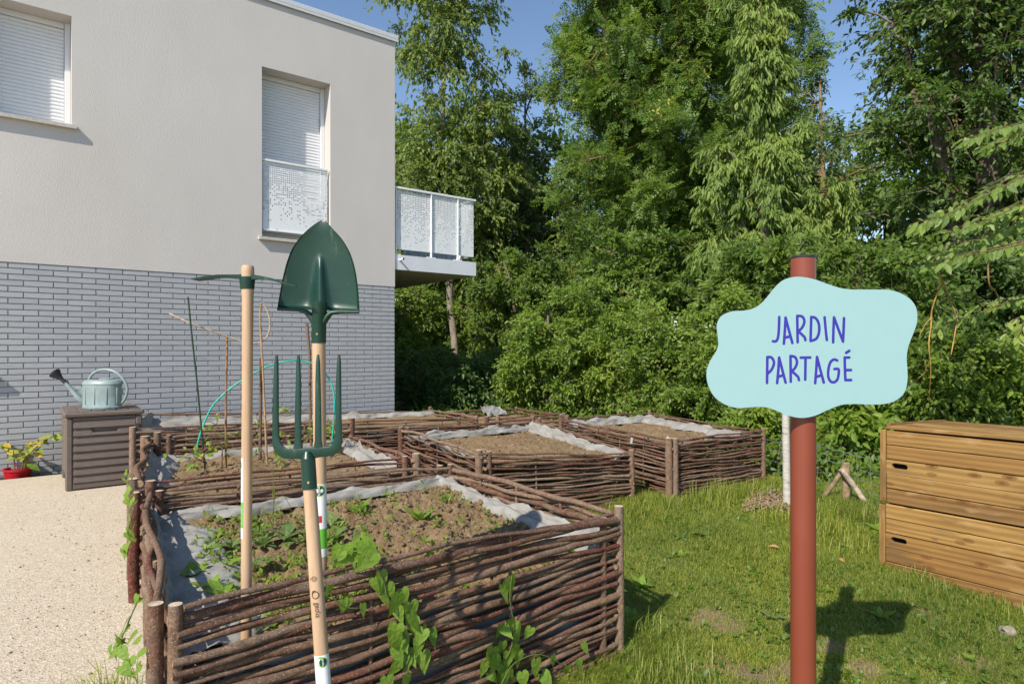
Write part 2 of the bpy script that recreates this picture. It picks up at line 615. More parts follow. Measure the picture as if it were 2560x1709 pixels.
MT = dict(
    plaster=m_plaster(), brick=m_brick(), mortar=plain('mortar', (0.30, 0.30, 0.305), 0.9, 0.1),
    shutter=plain('shutter_white', (0.76, 0.765, 0.78), 0.4, 0.4, var=0.01),
    railw=plain('rail_paint', (0.770, 0.781, 0.781), 0.4, 0.4, var=0.02),
    slab=plain('slab_paint', (0.66, 0.68, 0.71), 0.6, 0.3, var=0.02, scale=6),
    soffit=plain('raw_soffit', (0.52, 0.49, 0.44), 0.8, 0.2, var=0.04, scale=5),
    sill=plain('cast_sill', (0.50, 0.475, 0.43), 0.8, 0.2, var=0.08, bump=0.3),
    coping=plain('coping_metal', (0.60, 0.61, 0.62), 0.4, 0.5, var=0.03),
    dark=plain('gap_shade', (0.02, 0.02, 0.02), 0.9, 0.1),  # near-black for sheets that stand in for shade in gaps and hollows
    terrace=m_terrace(), lawn=m_lawn(),
    soil=m_soil('bed_soil', (0.121, 0.075, 0.039), (0.242, 0.162, 0.088), (0.363, 0.263, 0.153)),
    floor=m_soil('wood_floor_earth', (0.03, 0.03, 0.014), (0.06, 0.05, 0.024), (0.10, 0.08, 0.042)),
    stone=plain('pale_stone', (0.27, 0.23, 0.175), 0.85, 0.2, var=0.15),
    clod=m_soil('soil_clod', (0.140, 0.088, 0.047), (0.242, 0.164, 0.092), (0.344, 0.249, 0.150)),
    rod=m_bark('hazel_rod', [(0.107, 0.048, 0.030), (0.205, 0.133, 0.085), (0.079, 0.028, 0.019), (0.232, 0.159, 0.109), (0.139, 0.064, 0.041), (0.121, 0.038, 0.026), (0.270, 0.200, 0.145), (0.102, 0.042, 0.028)], 26, 115, 0.9),
    rodcut=plain('cut_wood', (0.42, 0.27, 0.155), 0.8, 0.2, var=0.15, scale=60),
    postcut=plain('cut_post_top', (0.50, 0.40, 0.29), 0.85, 0.2, var=0.2, scale=50),
    fabric=m_fabric(), plank=m_planks(), handle=m_handle(), enamel=m_enamel(), can=m_can(), boxp=m_boxp(),
    black=plain('black_plastic', (0.022, 0.022, 0.024), 0.4, 0.4),
    pole=plain('terracotta_paint', (0.228, 0.055, 0.030), 0.35, 0.45, var=0.03, scale=8),
    aqua=plain('aqua_sign_paint', (0.296, 0.474, 0.480), 0.5, 0.4, var=0.006),
    ink=plain('violet_blue_ink', (0.043, 0.034, 0.327), 0.5, 0.3, var=0.01),
    hose=plain('turquoise_hose', (0.035, 0.42, 0.31), 0.4, 0.4, var=0.05),
    gstake=plain('green_coated_stake', (0.018, 0.045, 0.016), 0.5, 0.4, var=0.1),
    bamboo=m_bark('bamboo', [(0.30, 0.155, 0.062), (0.25, 0.125, 0.055)], 30, None, 0.2),
    withe=m_bark('peeled_withe', [(0.42, 0.275, 0.155), (0.36, 0.225, 0.125)], 30, None, 0.2),
    palerod=m_bark('pale_twig', [(0.52, 0.40, 0.29), (0.47, 0.35, 0.25)], 30, None, 0.2),
    oldrod=m_bark('weathered_stick', [(0.20, 0.125, 0.08), (0.16, 0.10, 0.065)], 40, None, 0.8),
    redpot=plain('red_pot', (0.46, 0.012, 0.022), 0.4, 0.4),
    label=plain('white_sleeve', (0.78, 0.78, 0.77), 0.4, 0.4, var=0.01),
    lgreen=plain('label_green', (0.13, 0.46, 0.035), 0.4, 0.4, var=0.02),
    ldark=plain('label_dark_green', (0.012, 0.05, 0.024), 0.4, 0.4, var=0.02),
    lred=plain('label_red', (0.50, 0.03, 0.03), 0.4, 0.4, var=0.02),
    burn=plain('branded_print', (0.10, 0.055, 0.028), 0.8, 0.1, var=0.02),
    trunk=m_bark('grey_trunk', [(0.17, 0.145, 0.115), (0.135, 0.115, 0.09)], 12, None, 0.9),
    trunkp=m_bark('pale_trunk', [(0.30, 0.265, 0.22), (0.27, 0.235, 0.19)], 9, None, 0.9),
    trunko=m_bark('ochre_lichen_bark', [(0.30, 0.20, 0.085), (0.235, 0.165, 0.09)], 9, None, 0.8),
    lichen=m_bark('lichen_twig', [(0.42, 0.25, 0.055), (0.36, 0.22, 0.07)], 14, None, 0.8),
    birch=m_birch(),
    fwood=plain('weathered_fence_wood', (0.30, 0.215, 0.13), 0.8, 0.2, var=0.2, scale=26, bump=0.5),
    peel=plain('peeling_pale_wood', (0.42, 0.34, 0.26), 0.8, 0.2, var=0.25, scale=20, bump=0.6),
    wire=plain('galvanised_wire', (0.42, 0.44, 0.46), 0.35, 0.5, metal=0.7),
    chips=m_bark('wood_chip', [(0.36, 0.27, 0.17), (0.28, 0.20, 0.12)], 20, None, 0.3),
    tagm=plain('plant_tag_white', (0.70, 0.74, 0.74), 0.4, 0.4, var=0.01),
    tagg=plain('plant_tag_green', (0.02, 0.16, 0.10), 0.4, 0.4, var=0.05),
    # foliage
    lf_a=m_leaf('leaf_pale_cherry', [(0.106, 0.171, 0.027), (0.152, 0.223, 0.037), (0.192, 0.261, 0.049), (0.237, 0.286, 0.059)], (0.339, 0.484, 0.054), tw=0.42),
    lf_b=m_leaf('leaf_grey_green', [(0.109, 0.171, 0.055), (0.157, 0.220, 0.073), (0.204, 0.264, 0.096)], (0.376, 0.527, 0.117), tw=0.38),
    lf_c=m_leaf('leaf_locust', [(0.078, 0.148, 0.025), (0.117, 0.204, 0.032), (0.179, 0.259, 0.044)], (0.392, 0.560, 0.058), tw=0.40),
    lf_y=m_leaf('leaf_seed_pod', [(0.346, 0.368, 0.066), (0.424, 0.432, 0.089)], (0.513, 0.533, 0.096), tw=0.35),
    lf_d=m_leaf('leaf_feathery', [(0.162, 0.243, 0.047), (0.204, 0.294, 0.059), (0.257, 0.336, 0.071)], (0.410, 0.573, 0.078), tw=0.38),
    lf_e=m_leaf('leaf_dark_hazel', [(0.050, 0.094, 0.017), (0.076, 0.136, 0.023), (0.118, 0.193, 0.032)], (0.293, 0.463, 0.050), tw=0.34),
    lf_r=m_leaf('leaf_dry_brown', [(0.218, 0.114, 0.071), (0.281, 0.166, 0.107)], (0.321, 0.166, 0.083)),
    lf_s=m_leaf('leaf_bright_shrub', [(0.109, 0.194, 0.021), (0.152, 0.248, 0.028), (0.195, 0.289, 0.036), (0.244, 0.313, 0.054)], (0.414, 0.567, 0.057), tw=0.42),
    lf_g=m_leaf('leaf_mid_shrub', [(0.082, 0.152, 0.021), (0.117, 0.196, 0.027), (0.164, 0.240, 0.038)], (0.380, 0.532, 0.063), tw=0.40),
    lf_k=m_leaf('leaf_painted_shade', [(0.052, 0.108, 0.023), (0.072, 0.138, 0.030), (0.101, 0.168, 0.038)], (0.257, 0.407, 0.060), tw=0.38),  # darker greens put the shade on these shrubs into the leaf colour
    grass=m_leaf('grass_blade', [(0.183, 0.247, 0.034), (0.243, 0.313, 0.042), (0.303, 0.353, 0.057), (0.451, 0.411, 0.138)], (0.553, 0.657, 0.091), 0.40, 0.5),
    lo_vine=m_leafo('bindweed_leaf', [(0.181, 0.307, 0.034), (0.227, 0.366, 0.045), (0.267, 0.392, 0.055)], (0.454, 0.653, 0.065), 0.38),
    lo_weed=m_leafo('weed_leaf', [(0.123, 0.196, 0.058), (0.157, 0.235, 0.073), (0.190, 0.275, 0.083)], (0.292, 0.427, 0.087), 0.30),
    lo_cherry=m_leafo('cherry_leaf', [(0.112, 0.185, 0.034), (0.158, 0.238, 0.042), (0.205, 0.290, 0.055)], (0.370, 0.554, 0.066), 0.34),
    lo_pot=m_leafo('laurel_leaf', [(0.145, 0.251, 0.032), (0.224, 0.330, 0.040), (0.356, 0.370, 0.053), (0.660, 0.396, 0.026), (0.119, 0.224, 0.034)], (0.475, 0.528, 0.066), 0.3),
    stem=plain('plant_stem', (0.11, 0.15, 0.04), 0.6, 0.3),
    bstem=plain('brown_stem', (0.16, 0.095, 0.055), 0.7, 0.3),
    dry=plain('dry_fallen_leaf', (0.38, 0.20, 0.09), 0.8, 0.2, var=0.2),
)
# ------------------------------------------------------------------ ground
DX = V3((0.795, 0.607, 0)).normalized()       # along the long wall of the building
NX = V3((0.607, -0.795, 0)).normalized()      # out of that wall, towards the garden
CORNER = V3((-1.68, 9.06, 0))


def lawn_z(x, y):
    z = -0.145 + 0.088 * (y - 2.9)
    z = np.clip(z, -0.38, 0.06)
    return z + 0.018 * np.sin(x * 3.1 + 1) * np.sin(y * 2.3) + 0.010 * np.sin(x * 7.3 + y * 5.1)


def lz(x, y):
    return float(lawn_z(np.float64(x), np.float64(y)))


mb = MB()
mb.add([(-160, -120, -0.55), (160, -120, -0.55), (160, 230, -0.55), (-160, 230, -0.55)], [(0, 1, 2, 3)])
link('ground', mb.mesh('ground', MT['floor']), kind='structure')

# woodland floor behind the beds and the fence
mb = MB()


def ff(u, v):
    x, y = -6 + 34 * u, 5.6 + 34 * v
    return V3((x, y, -0.03 + 0.06 * noise.noise((x * 0.8, y * 0.8, 3))))


mb.grid(ff, 70, 70)
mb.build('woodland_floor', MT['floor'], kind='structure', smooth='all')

mb = MB()
AB = lambda a, b: V3(DX * a - NX * b)          # a along the wall, b away from the camera
pts = [AB(0.22, -7), AB(0.22, 1.95), AB(0.95, 2.6), AB(0.95, 7.93), AB(-14, 7.93), AB(-14, -7)]
mb.prism([p + V3((0, 0, 0)) for p in pts], (0, 0, -0.5))
mb.build('terrace', MT['terrace'], kind='structure', fix=True)
mb = MB()
mb.prism([AB(1.5, 7.931), AB(1.5, 8.28), AB(-14, 8.28), AB(-14, 7.931)], (0, 0, -0.4))
go_ = mb.build('gravel_strip', MT['terrace'], kind='structure', fix=True)
go_.location.z = -0.055

mb = MB()


def lf(u, v):
    x, y = -1.6 + 9.6 * u, -3.0 + 10.2 * v
    if x < -0.3 and y > 4.2:
        x = -0.3
    return V3((x, y, lz(x, y)))


BARE = [(1771, 1552, .11, .62), (1885, 1688, .12, .8), (1975, 1685, .10, .7), (2079, 1612, .06, .6), (2315, 1535, .05, .5), (2170, 1670, .07, .6), (1817, 1672, .10, .7), (2440, 1660, .07, .5)]


def lawn_at(x, y):
    Yq = 3.5
    for _ in range(8):
        Yq = (CAMZ - lz((x - CX) / FPX * Yq, Yq)) * FPX / (y - CY)
    return at(x, y, Yq)


BAREW = [(lawn_at(a, b), r_, k_) for a, b, r_, k_ in BARE]


def bareness(x, y):
    """0 grassy .. 1 worn to the earth"""
    b = 0 * x
    for p, r_, k_ in BAREW:
        wob = 1 + .35 * np.sin(x * 23 + y * 11) + .3 * np.sin(y * 31 - x * 17)
        b = np.maximum(b, k_ * np.exp(-(((x - p.x) / 1.5) ** 2 + (y - p.y) ** 2) / (r_ * r_) * wob))
    return b


mb.grid(lf, 240, 260)
lo_ = mb.build('lawn', MT['lawn'], kind='structure', smooth='all')
co_ = np.array([v[:] for v in mb.v])
lo_.data.attributes.new('bare', 'FLOAT', 'POINT').data.foreach_set('value', bareness(co_[:, 0], co_[:, 1]).astype(np.float32))

# ------------------------------------------------------------------ building
bld = thing('apartment_building', 'two storey pale rendered apartment block with grey brick base and closed roller shutters', 'building', CORNER)


def W(s, z, o=0.0):
    return CORNER + DX * s + NX * o + V3((0, 0, z))


ZB, ZR, SL = 2.163, 5.70, -13.0
W1 = (-4.625, -3.805, 3.665, 4.827)      # shuttered window cut by the picture edge
W2 = (-1.842, -0.955, 2.69, 4.823)      # tall window
W0 = (-5.75, -4.45, 1.0, 2.05)          # ground floor window just out of the frame
DEP = 0.262


def wall_face(mb, s0, s1, z0, z1, holes, o, mi=0):
    ss = sorted({s0, s1, *[h[0] for h in holes], *[h[1] for h in holes]})
    zs = sorted({z0, z1, *[h[2] for h in holes], *[h[3] for h in holes]})
    for i in range(len(ss) - 1):
        for j in range(len(zs) - 1):
            sm, zm = (ss[i] + ss[i + 1]) / 2, (zs[j] + zs[j + 1]) / 2
            if any(h[0] < sm < h[1] and h[2] < zm < h[3] for h in holes):
                continue
            mb.add([W(ss[i], zs[j], o), W(ss[i + 1], zs[j], o), W(ss[i + 1], zs[j + 1], o), W(ss[i], zs[j + 1], o)], [(0, 1, 2, 3)], mi)


def reveal(mb, h, o0, o1, mi=0):
    s0, s1, z0, z1 = h
    c = [(s0, z0), (s1, z0), (s1, z1), (s0, z1)]
    for i in range(4):
        a, b = c[i], c[(i + 1) % 4]
        mb.add([W(*a, o0), W(*b, o0), W(*b, o1), W(*a, o1)], [(3, 2, 1, 0)], mi)


mb = MB()
wall_face(mb, SL, 0, ZB, ZR, [W1, W2], 0.004)
for h in (W1, W2):
    reveal(mb, h, 0.004, -DEP)
dpt = 9.5
mb.add([W(0, ZB, 0.004), W(0, ZB, -dpt), W(0, ZR, -dpt), W(0, ZR, 0.004)], [(0, 1, 2, 3)])
mb.add([W(SL, ZB, 0.004), W(SL, ZB, -dpt), W(SL, ZR, -dpt), W(SL, ZR, 0.004)], [(3, 2, 1, 0)])
mb.add([W(SL, ZB, -dpt), W(0, ZB, -dpt), W(0, ZR, -dpt), W(SL, ZR, -dpt)], [(3, 2, 1, 0)])
mb.add([W(SL, ZB, 0.004), W(0, ZB, 0.004), W(0, ZB, -0.02), W(SL, ZB, -0.02)], [(3, 2, 1, 0)])
mb.build('rendered_wall', MT['plaster'], bld)
mb = MB()
wall_face(mb, SL, -0.012, -0.4, ZB, [W0], -0.013)
reveal(mb, W0, -0.013, -DEP)
mb.add([W(-0.012, -0.4, -0.013), W(-0.012, -0.4, -dpt), W(-0.012, ZB, -dpt), W(-0.012, ZB, -0.013)], [(0, 1, 2, 3)])
mb.add([W(SL, -0.4, -dpt), W(0, -0.4, -dpt), W(0, ZB, -dpt), W(SL, ZB, -dpt)], [(3, 2, 1, 0)])
mb.build('brick_bed_mortar', MT['mortar'], bld)
mb = MB()
mb.box(W(SL / 2, ZR + 0.012, -dpt / 2), (-SL + 0.07, dpt + 0.07, 0.024), Matrix.Rotation(math.atan2(DX.y, DX.x), 3, 'Z'))
mb.build('flat_roof', MT['coping'], bld)
mb = MB()
RZ = Matrix.Rotation(math.atan2(DX.y, DX.x), 3, 'Z')
mb.box(W(SL / 2 + 0.01, ZR + 0.035, -0.09), (-SL + 0.07, 0.25, 0.045), RZ, ch=0.006)
mb.box(W(SL / 2 + 0.01, ZR - 0.012, 0.027), (-SL + 0.06, 0.012, 0.05), RZ)
mb.build('coping', MT['coping'], bld)

# bricks, each one a part
BL, BH, JT = 0.25, 0.0605, 0.0072


def brick_mesh(L, name):
    m = MB()
    h, c, t = BH - JT, 0.0030, 0.0085
    # local: x along wall, y outward, z up
    vs = []
    for (dx, dz, y) in ((0, 0, 0), (c, c, t)):
        vs += [(-L / 2 + dx, y, -h / 2 + dz), (L / 2 - dx, y, -h / 2 + dz), (L / 2 - dx, y, h / 2 - dz), (-L / 2 + dx, y, h / 2 - dz)]
    m.add(vs, [(4, 5, 6, 7), (0, 1, 5, 4), (1, 2, 6, 5), (2, 3, 7, 6), (3, 0, 4, 7)])
    return m.mesh(name, MT['brick'], fix=False)


BRZ = math.atan2(-NX.x, NX.y)               # local +Y = outward


def flipmesh(me):
    me.flip_normals()
    return me


bm_full = brick_mesh(BL - JT, 'brick')
places = []
nrow = 37
for r in range(nrow):
    zc = ZB - BH * (r + 0.5)
    last = -0.086 if r % 2 == 0 else -0.211      # joint nearest the corner
    segs = [(last + JT / 2, -0.001)]
    s = last
    while s > -9.0:
        segs.append((s - BL + JT / 2, s - JT / 2))
        s -= BL
    for a, b in segs:
        mid = (a + b) / 2
        if W0[2] - 0.02 < zc < W0[3] + 0.02 and b > W0[0] and a < W0[1] - 0.01:
            if a < W0[1] < b and b - W0[1] > 0.03:
                a = W0[1] + 0.004
            else:
                continue
        p = W((a + b) / 2, zc, -0.0115)
        u = CX + FPX * p.x / p.y
        vis = -40 < u < 1000
        pix = (b - a) * 1000 / p.y if vis else 0
        if zc < 0.62 and u > 380:
            pix *= 0.3
        places.append((pix, a, b, zc, p))
places.sort(key=lambda q: -q[0])
rest = MB()
half = {}
for i, (pix, a, b, zc, p) in enumerate(places):
    L = b - a
    key = round(L, 3)
    rot = Matrix(((DX.x, NX.x, 0), (DX.y, NX.y, 0), (0, 0, 1)))
    if i < 298:
        me = bm_full if abs(key - (BL - JT)) < 0.002 else half.setdefault(key, brick_mesh(L, 'brick'))
        o = link('brick', me, bld)
        o.matrix_basis = Matrix.Translation(p) @ rot.to_4x4() @ Matrix.Rotation(random.gauss(0, 0.006), 4, 'X') @ Matrix.Rotation(random.gauss(0, 0.003), 4, 'Z')
    else:
        src = brick_mesh(L, 'tmp') if key not in half and abs(key - (BL - JT)) > 0.002 else half.get(key, bm_full)
        jr = rot @ Matrix.Rotation(random.gauss(0, 0.006), 3, 'X')
        rest.add([p + jr @ q.co for q in src.vertices], [tuple(f.vertices) for f in src.polygons])
rest.build('brick_courses', MT['brick'], bld, kind='stuff')


# roller shutters
def slat_mesh(L):
    m = MB()
    pr = [(0.0, -0.0198), (0.006, -0.0165), (0.0095, -0.006), (0.0095, 0.007), (0.006, 0.0175), (0.001, 0.0198)]
    vs = [(x, y, z) for x in (-L / 2, L / 2) for y, z in pr]
    n = len(pr)
    m.add(vs, [(i, n + i, n + i + 1, i + 1) for i in range(n - 1)])
    me = m.mesh('shutter_slat', MT['shutter'], smooth=60)
    return me


ROT4 = Matrix(((DX.x, NX.x, 0), (DX.y, NX.y, 0), (0, 0, 1))).to_4x4()


def window(h, label, sill=True, sill_len=(0.045, 0.06), rail=False):
    s0, s1, z0, z1 = h
    mb = MB()
    fo = -DEP + 0.05
    # guide rails and head box
    for a, b in ((s0, s0 + 0.055), (s1 - 0.055, s1)):
        mb.box(W((a + b) / 2, (z0 + z1) / 2, -DEP + 0.0305), (b - a - 0.002, 0.059, z1 - z0 - 0.002), RZ, ch=0.004)
    mb.box(W((s0 + s1) / 2, z1 - 0.03, -DEP + 0.021), (s1 - s0 - 0.114, 0.04, 0.058), RZ, ch=0.004)
    wf = mb.build('window', MT['shutter'], bld)
    wf['label'] = label
    L = s1 - s0 - 0.116
    sm = slat_mesh(L)
    n = int((z1 - z0 - 0.065) / 0.0405)
    for i in range(n):
        o = link('shutter_slat', sm, wf)
        o.matrix_basis = Matrix.Translation(W((s0 + s1) / 2, z1 - 0.062 - 0.0405 * (i + 0.5), -DEP + 0.012)) @ ROT4
    mb = MB()
    mb.add([W(s0, z0, -DEP), W(s1, z0, -DEP), W(s1, z1, -DEP), W(s0, z1, -DEP)], [(0, 1, 2, 3)])
    mb.build('shutter_shade_sheet', MT['dark'], wf)  # flat near-black sheet stands in for the shade behind the slats
    if sill:
        mb = MB()
        e0, ov = sill_len
        mb.prism([W(s0 - e0, z0 - 0.034, -DEP + 0.01), W(s0 - e0, z0 - 0.046, ov), W(s0 - e0, z0 - 0.008, ov), W(s0 - e0, z0 + 0.012, -DEP + 0.01)],
                 DX * (s1 - s0 + 2 * e0))
        mb.build('sill', MT['sill'], wf, fix=True)
    return wf


def perf(mb, org, ux, uz, ncol, nrow, pitch, seed, mi=0, rad=0.32):
    """sheet of square cells; the cells that are punched get an octagonal hole"""
    rr = random.Random(seed)
    for j in range(nrow):
        t = j / (nrow - 1)                       # 0 bottom .. 1 top
        for i in range(ncol):
            p = 0.0 if t < 0.06 else min(1, max(0, (t - 0.02) * 1.12))
            p = 0.04 if t < 0.12 else p
            if t > 0.72:
                p = 0.93
            c = [org + ux * (i + a) * pitch + uz * (j + b) * pitch for a, b in ((0, 0), (1, 0), (1, 1), (0, 1))]
            if rr.random() < p:
                m = (c[0] + c[2]) / 2
                oc = [m + (ux * math.cos(math.radians(45 * q + 225)) + uz * math.sin(math.radians(45 * q + 225))) * pitch * rad for q in range(8)]
                b = len(mb.v)
                mb.v += [tuple(q) for q in c + oc]
                for q in range(4):
                    k0, k1 = 4 + 2 * q, 4 + (2 * q + 2) % 8
                    mb.f.append((b + q, b + (q + 1) % 4, b + k1, b + 4 + 2 * q + 1, b + k0))
                    mb.m.append(mi)
            else:
                mb.add(c, [(0, 1, 2, 3)], mi)


w1 = window(W1, 'wide window behind a closed white roller shutter')
w2 = window(W2, 'tall window with roller shutter and perforated guard')
w0 = window(W0, 'ground floor window')
# guard of the tall window
gb = 2.79
mb = MB()
nc, nr = 31, 32
pt = (W2[1] - W2[0] - 0.055) / nc
perf(mb, W(W2[0] + 0.022, gb, -0.035), DX, V3((0, 0, 1)), nc, nr, pt, 3)
mb.build('perforated_panel', MT['railw'], w2)
mb = MB()
gt = gb + nr * pt
mb.box(W((W2[0] + W2[1]) / 2 - 0.006, gt + 0.016, -0.03), (W2[1] - W2[0] - 0.03, 0.035, 0.03), RZ, ch=0.004)
mb.box(W(W2[1] - 0.030, (gb + gt) / 2, -0.055), (0.014, 0.03, gt - gb), RZ)
mb.box(W(W2[0] + 0.012, (gb + gt) / 2, -0.055), (0.014, 0.03, gt - gb), RZ)
mb.box(W((W2[0] + W2[1]) / 2 - 0.006, gb - 0.008, -0.03), (W2[1] - W2[0] - 0.06, 0.02, 0.014), RZ)
mb.build('guard_frame', MT['railw'], w2)

# balcony on the gable
bal = MB()
BS, BZ0, BZ1, BD = 1.415, 2.416, 2.630, 2.85
bal.prism([W(0.003, BZ0, -0.015), W(BS, BZ0, -0.015), W(BS, BZ1, -0.015), W(0.003, BZ1, -0.015)], NX * -BD)
bo = bal.build('balcony', [MT['slab'], MT['soffit']], bld, fix=True)
for p in bo.data.polygons:
    if p.normal.z < -0.9:
        p.material_index = 1
mb = MB()
# railing: front towards the garden and the far end
rz0, rz1 = BZ1 + 0.085, BZ1 + 0.955
posts = [0.035, 0.62, 1.09]
for s in posts:
    mb.box(W(s, (BZ1 + rz1) / 2, -0.045), (0.018, 0.05, rz1 - BZ1 + 0.0), RZ, ch=0.003)
    mb.box(W(s, BZ1 + 0.006, -0.05), (0.14, 0.055, 0.012), RZ)
for o in (-0.75, -1.5, -2.3):
    mb.box(W(BS - 0.045, (BZ1 + rz1) / 2, o), (0.05, 0.026, rz1 - BZ1), RZ, ch=0.003)
mb.build('railing_post', MT['railw'], bo)
for k, (sa, sb) in enumerate(((0.05, 0.607), (0.634, 1.077), (1.104, BS - 0.03))):
    mb = MB()
    ncol = round((sb - sa) / 0.0262)
    pt = (sb - sa) / ncol
    perf(mb, W(sa, rz0, -0.042), DX, V3((0, 0, 1)), ncol, int((rz1 - rz0) / pt), pt, 11 + k, rad=0.27)
    mb.build('perforated_panel', MT['railw'], bo)
for k in range(3):
    mb = MB()
    perf(mb, W(BS - 0.035, rz0, -0.08 - k * 0.76), -NX, V3((0, 0, 1)), 28, 32, 0.0268, 21 + k)
    mb.build('perforated_panel', MT['railw'], bo)
mb = MB()
mb.box(W(BS / 2 + 0.005, rz1 + 0.014, -0.045), (BS - 0.0, 0.06, 0.032), RZ, ch=0.005)
mb.box(W(BS - 0.03, rz1 + 0.0135, -0.045 - BD / 2), (0.06, BD - 0.06, 0.031), RZ, ch=0.005)
mb.build('handrail', MT['railw'], bo)
mb = MB()
pz = BZ1 - 0.075
mb.tube([W(0.085, pz, -0.016), W(0.085, pz + 0.004, 0.11)], [0.016, 0.016], 12, cap=False)
mb.tube([W(0.085, pz + 0.004, 0.108), W(0.085, pz, -0.01)], [0.013, 0.013], 12, cap=True, mi=1)  # near-black plug paints the shade inside the pipe mouth
mb.build('drain_pipe', [MT['railw'], MT['dark']], bo, smooth=40)
# ------------------------------------------------------------------ wicker beds
def woven_wall(root, A, B, zt, zb, n, r, stake_gap, seg, sides, sgn, seed, wob=0.008, slack=0.0, ends=(-0.035, 0.012, -0.012, 0.035)):
    """A,B plan corners; zt, zb (z at A, z at B); sgn = side of the bed's outside"""
    rr = random.Random(seed)
    A, B = V3((A[0], A[1], 0)), V3((B[0], B[1], 0))
    d = B - A
    L = d.length
    d /= L
    out = V3((d.y, -d.x, 0)) * sgn
    ns = max(2, round(L / stake_gap))
    for k in range(1, ns):
        t = k / ns
        p = A + d * (L * t)
        top = zt[0] * (1 - t) + zt[1] * t - rr.uniform(-0.005, 0.03)
        bot = zb[0] * (1 - t) + zb[1] * t - 0.03
        mb = MB()
        rs = r * rr.uniform(0.55, 0.72)
        mb.tube([p + V3((rr.gauss(0, .004), rr.gauss(0, .004), bot)), p + V3((rr.gauss(0, .006), rr.gauss(0, .006), (bot + top) / 2)), p + V3((0, 0, top))],
                [rs, rs * 0.95, rs * 0.9], 8, capmi=1)
        mb.build('stake', [MT['rod'], MT['rodcut']], root, smooth=50)
    for k in range(n):
        f = (k + 0.5 + rr.uniform(-0.16, 0.16)) / n
        if k == n - 1:
            f = 1.0 - 0.3 / n
        path, rad = [], []
        r0 = r * rr.choice((0.7, 0.85, 1.0, 1.0, 1.15, 1.3)) * rr.uniform(0.94, 1.06)
        flip = rr.random() < 0.5
        r1 = r0 * rr.uniform(0.62, 0.9)
        e0, e1 = rr.uniform(*ends[:2]), rr.uniform(*ends[2:])
        ph = rr.uniform(0, 6.28)
        ph2 = rr.uniform(0, 6.28)
        tilt = rr.gauss(0, wob * 1.1)
        dev = rr.gauss(0, 0.5)
        up = rr.random() * 100
        for i in range(seg + 1):
            u = i / seg
            s = e0 * (1 - u) + (L + e1) * u
            t = min(1, max(0, s / L))
            top = zt[0] * (1 - t) + zt[1] * t
            bot = zb[0] * (1 - t) + zb[1] * t
            z = bot + f * (top - bot) - slack * math.sin(math.pi * t) * f
            z += wob * math.sin(u * 5.0 + ph) * 0.7 + wob * 0.5 * math.sin(u * 13 + ph2) + tilt * (u - 0.5)
            z += wob * 0.9 * noise.noise((u * 9, up, seed))
            wv = math.cos(math.pi * ns * t + math.pi * (k % 2)) if 0 < t < 1 else (1 if k % 2 == 0 else -1) * (1 if t <= 0 else (-1) ** ns)
            off = (r * 1.0) * wv * -1 + 0.004 * noise.noise((u * 11, up + 7, seed))
            path.append(A + d * s + out * off + V3((0, 0, z)))
            q = 1 - u if flip else u
            kn = 1.0 + (0.22 if rr.random() < 0.05 else 0.0) + 0.06 * noise.noise((u * 22, up, 1))
            rad.append((r0 * (1 - q) + r1 * q) * kn)
        mb = MB()
        mb.tube(path, rad, sides, capmi=1)
        mb.build('rod', [MT['rod'], MT['rodcut']], root, smooth=50)


def bed_post(root, p, z0, z1, r, lean=(0, 0)):
    mb = MB()
    a = V3((p[0], p[1], z0))
    b = V3((p[0] + lean[0], p[1] + lean[1], z1))
    m1 = a.lerp(b, 0.4) + V3((random.gauss(0, .004), random.gauss(0, .004), 0))
    m2 = a.lerp(b, 0.97)
    mb.tube([a, m1, m2, b], [r * 1.04, r, r * 0.98, r * 0.93], 12, capmi=1)
    mb.build('post', [MT['rod'], MT['postcut']], root, smooth=50)


def liner(root, A, B, zt, soilz, sgn, seed, drop=0.05, inward=0.16, nu=44, start=0.02, t0=0.0, t1=1.0, rag=0.03, over=0.0, wr=1.0, nv=16):
    """crumpled geotextile from the inner face of a wall down and out over the soil"""
    A, B = V3((A[0], A[1], 0)), V3((B[0], B[1], 0))
    d = B - A
    L = d.length
    d /= L
    inn = V3((-d.y, d.x, 0)) * sgn
    mb = MB()

    def fn(u, v):
        t = t0 + (t1 - t0) * u
        top = zt[0] * (1 - t) + zt[1] * t - drop
        sz = soilz[0] * (1 - t) + soilz[1] * t
        k1 = noise.noise((t * L * 5, seed, 0))
        k2 = noise.noise((t * L * 14, seed, 5))
        top += 0.05 * k1 + 0.012 * k2 + rag * 0.35 * noise.noise((t * L * 30, seed, 9))
        w = inward * (1 + 0.5 * noise.noise((t * L * 4, seed, 2)) + 0.3 * noise.noise((t * L * 12, seed, 3)))
        if v < 0.45:
            q = v / 0.45
            z = top + (sz + 0.02 - top) * q ** 0.8
            o = start + 0.045 * q - over * (1 - q)
        else:
            q = (v - 0.45) / 0.55
            z = sz + 0.02 + 0.022 * math.sin(q * 3.1) - 0.035 * q * q
            o = start + 0.045 + w * q
        cr = wr * 0.016 * abs(noise.noise((t * L * 8 + v * 4, v * 6 - t * L * 3, seed + 20))) + wr * 0.010 * abs(noise.noise((t * L * 19 - v * 5, v * 13, seed + 21))) - wr * 0.008
        cr += 0.018 * noise.noise((t * L * 6, v * 4, seed)) + 0.008 * abs(noise.noise((t * L * 15 + v * 3, v * 7, seed + 4))) + 0.003 * noise.noise((t * L * 40, v * 16, seed + 8))
        return A + d * (L * t) + inn * (o + cr) + V3((0, 0, z + cr * 0.9))

    mb.grid(fn, nu, nv)
    mb.build('liner', MT['fabric'], root, smooth='all')


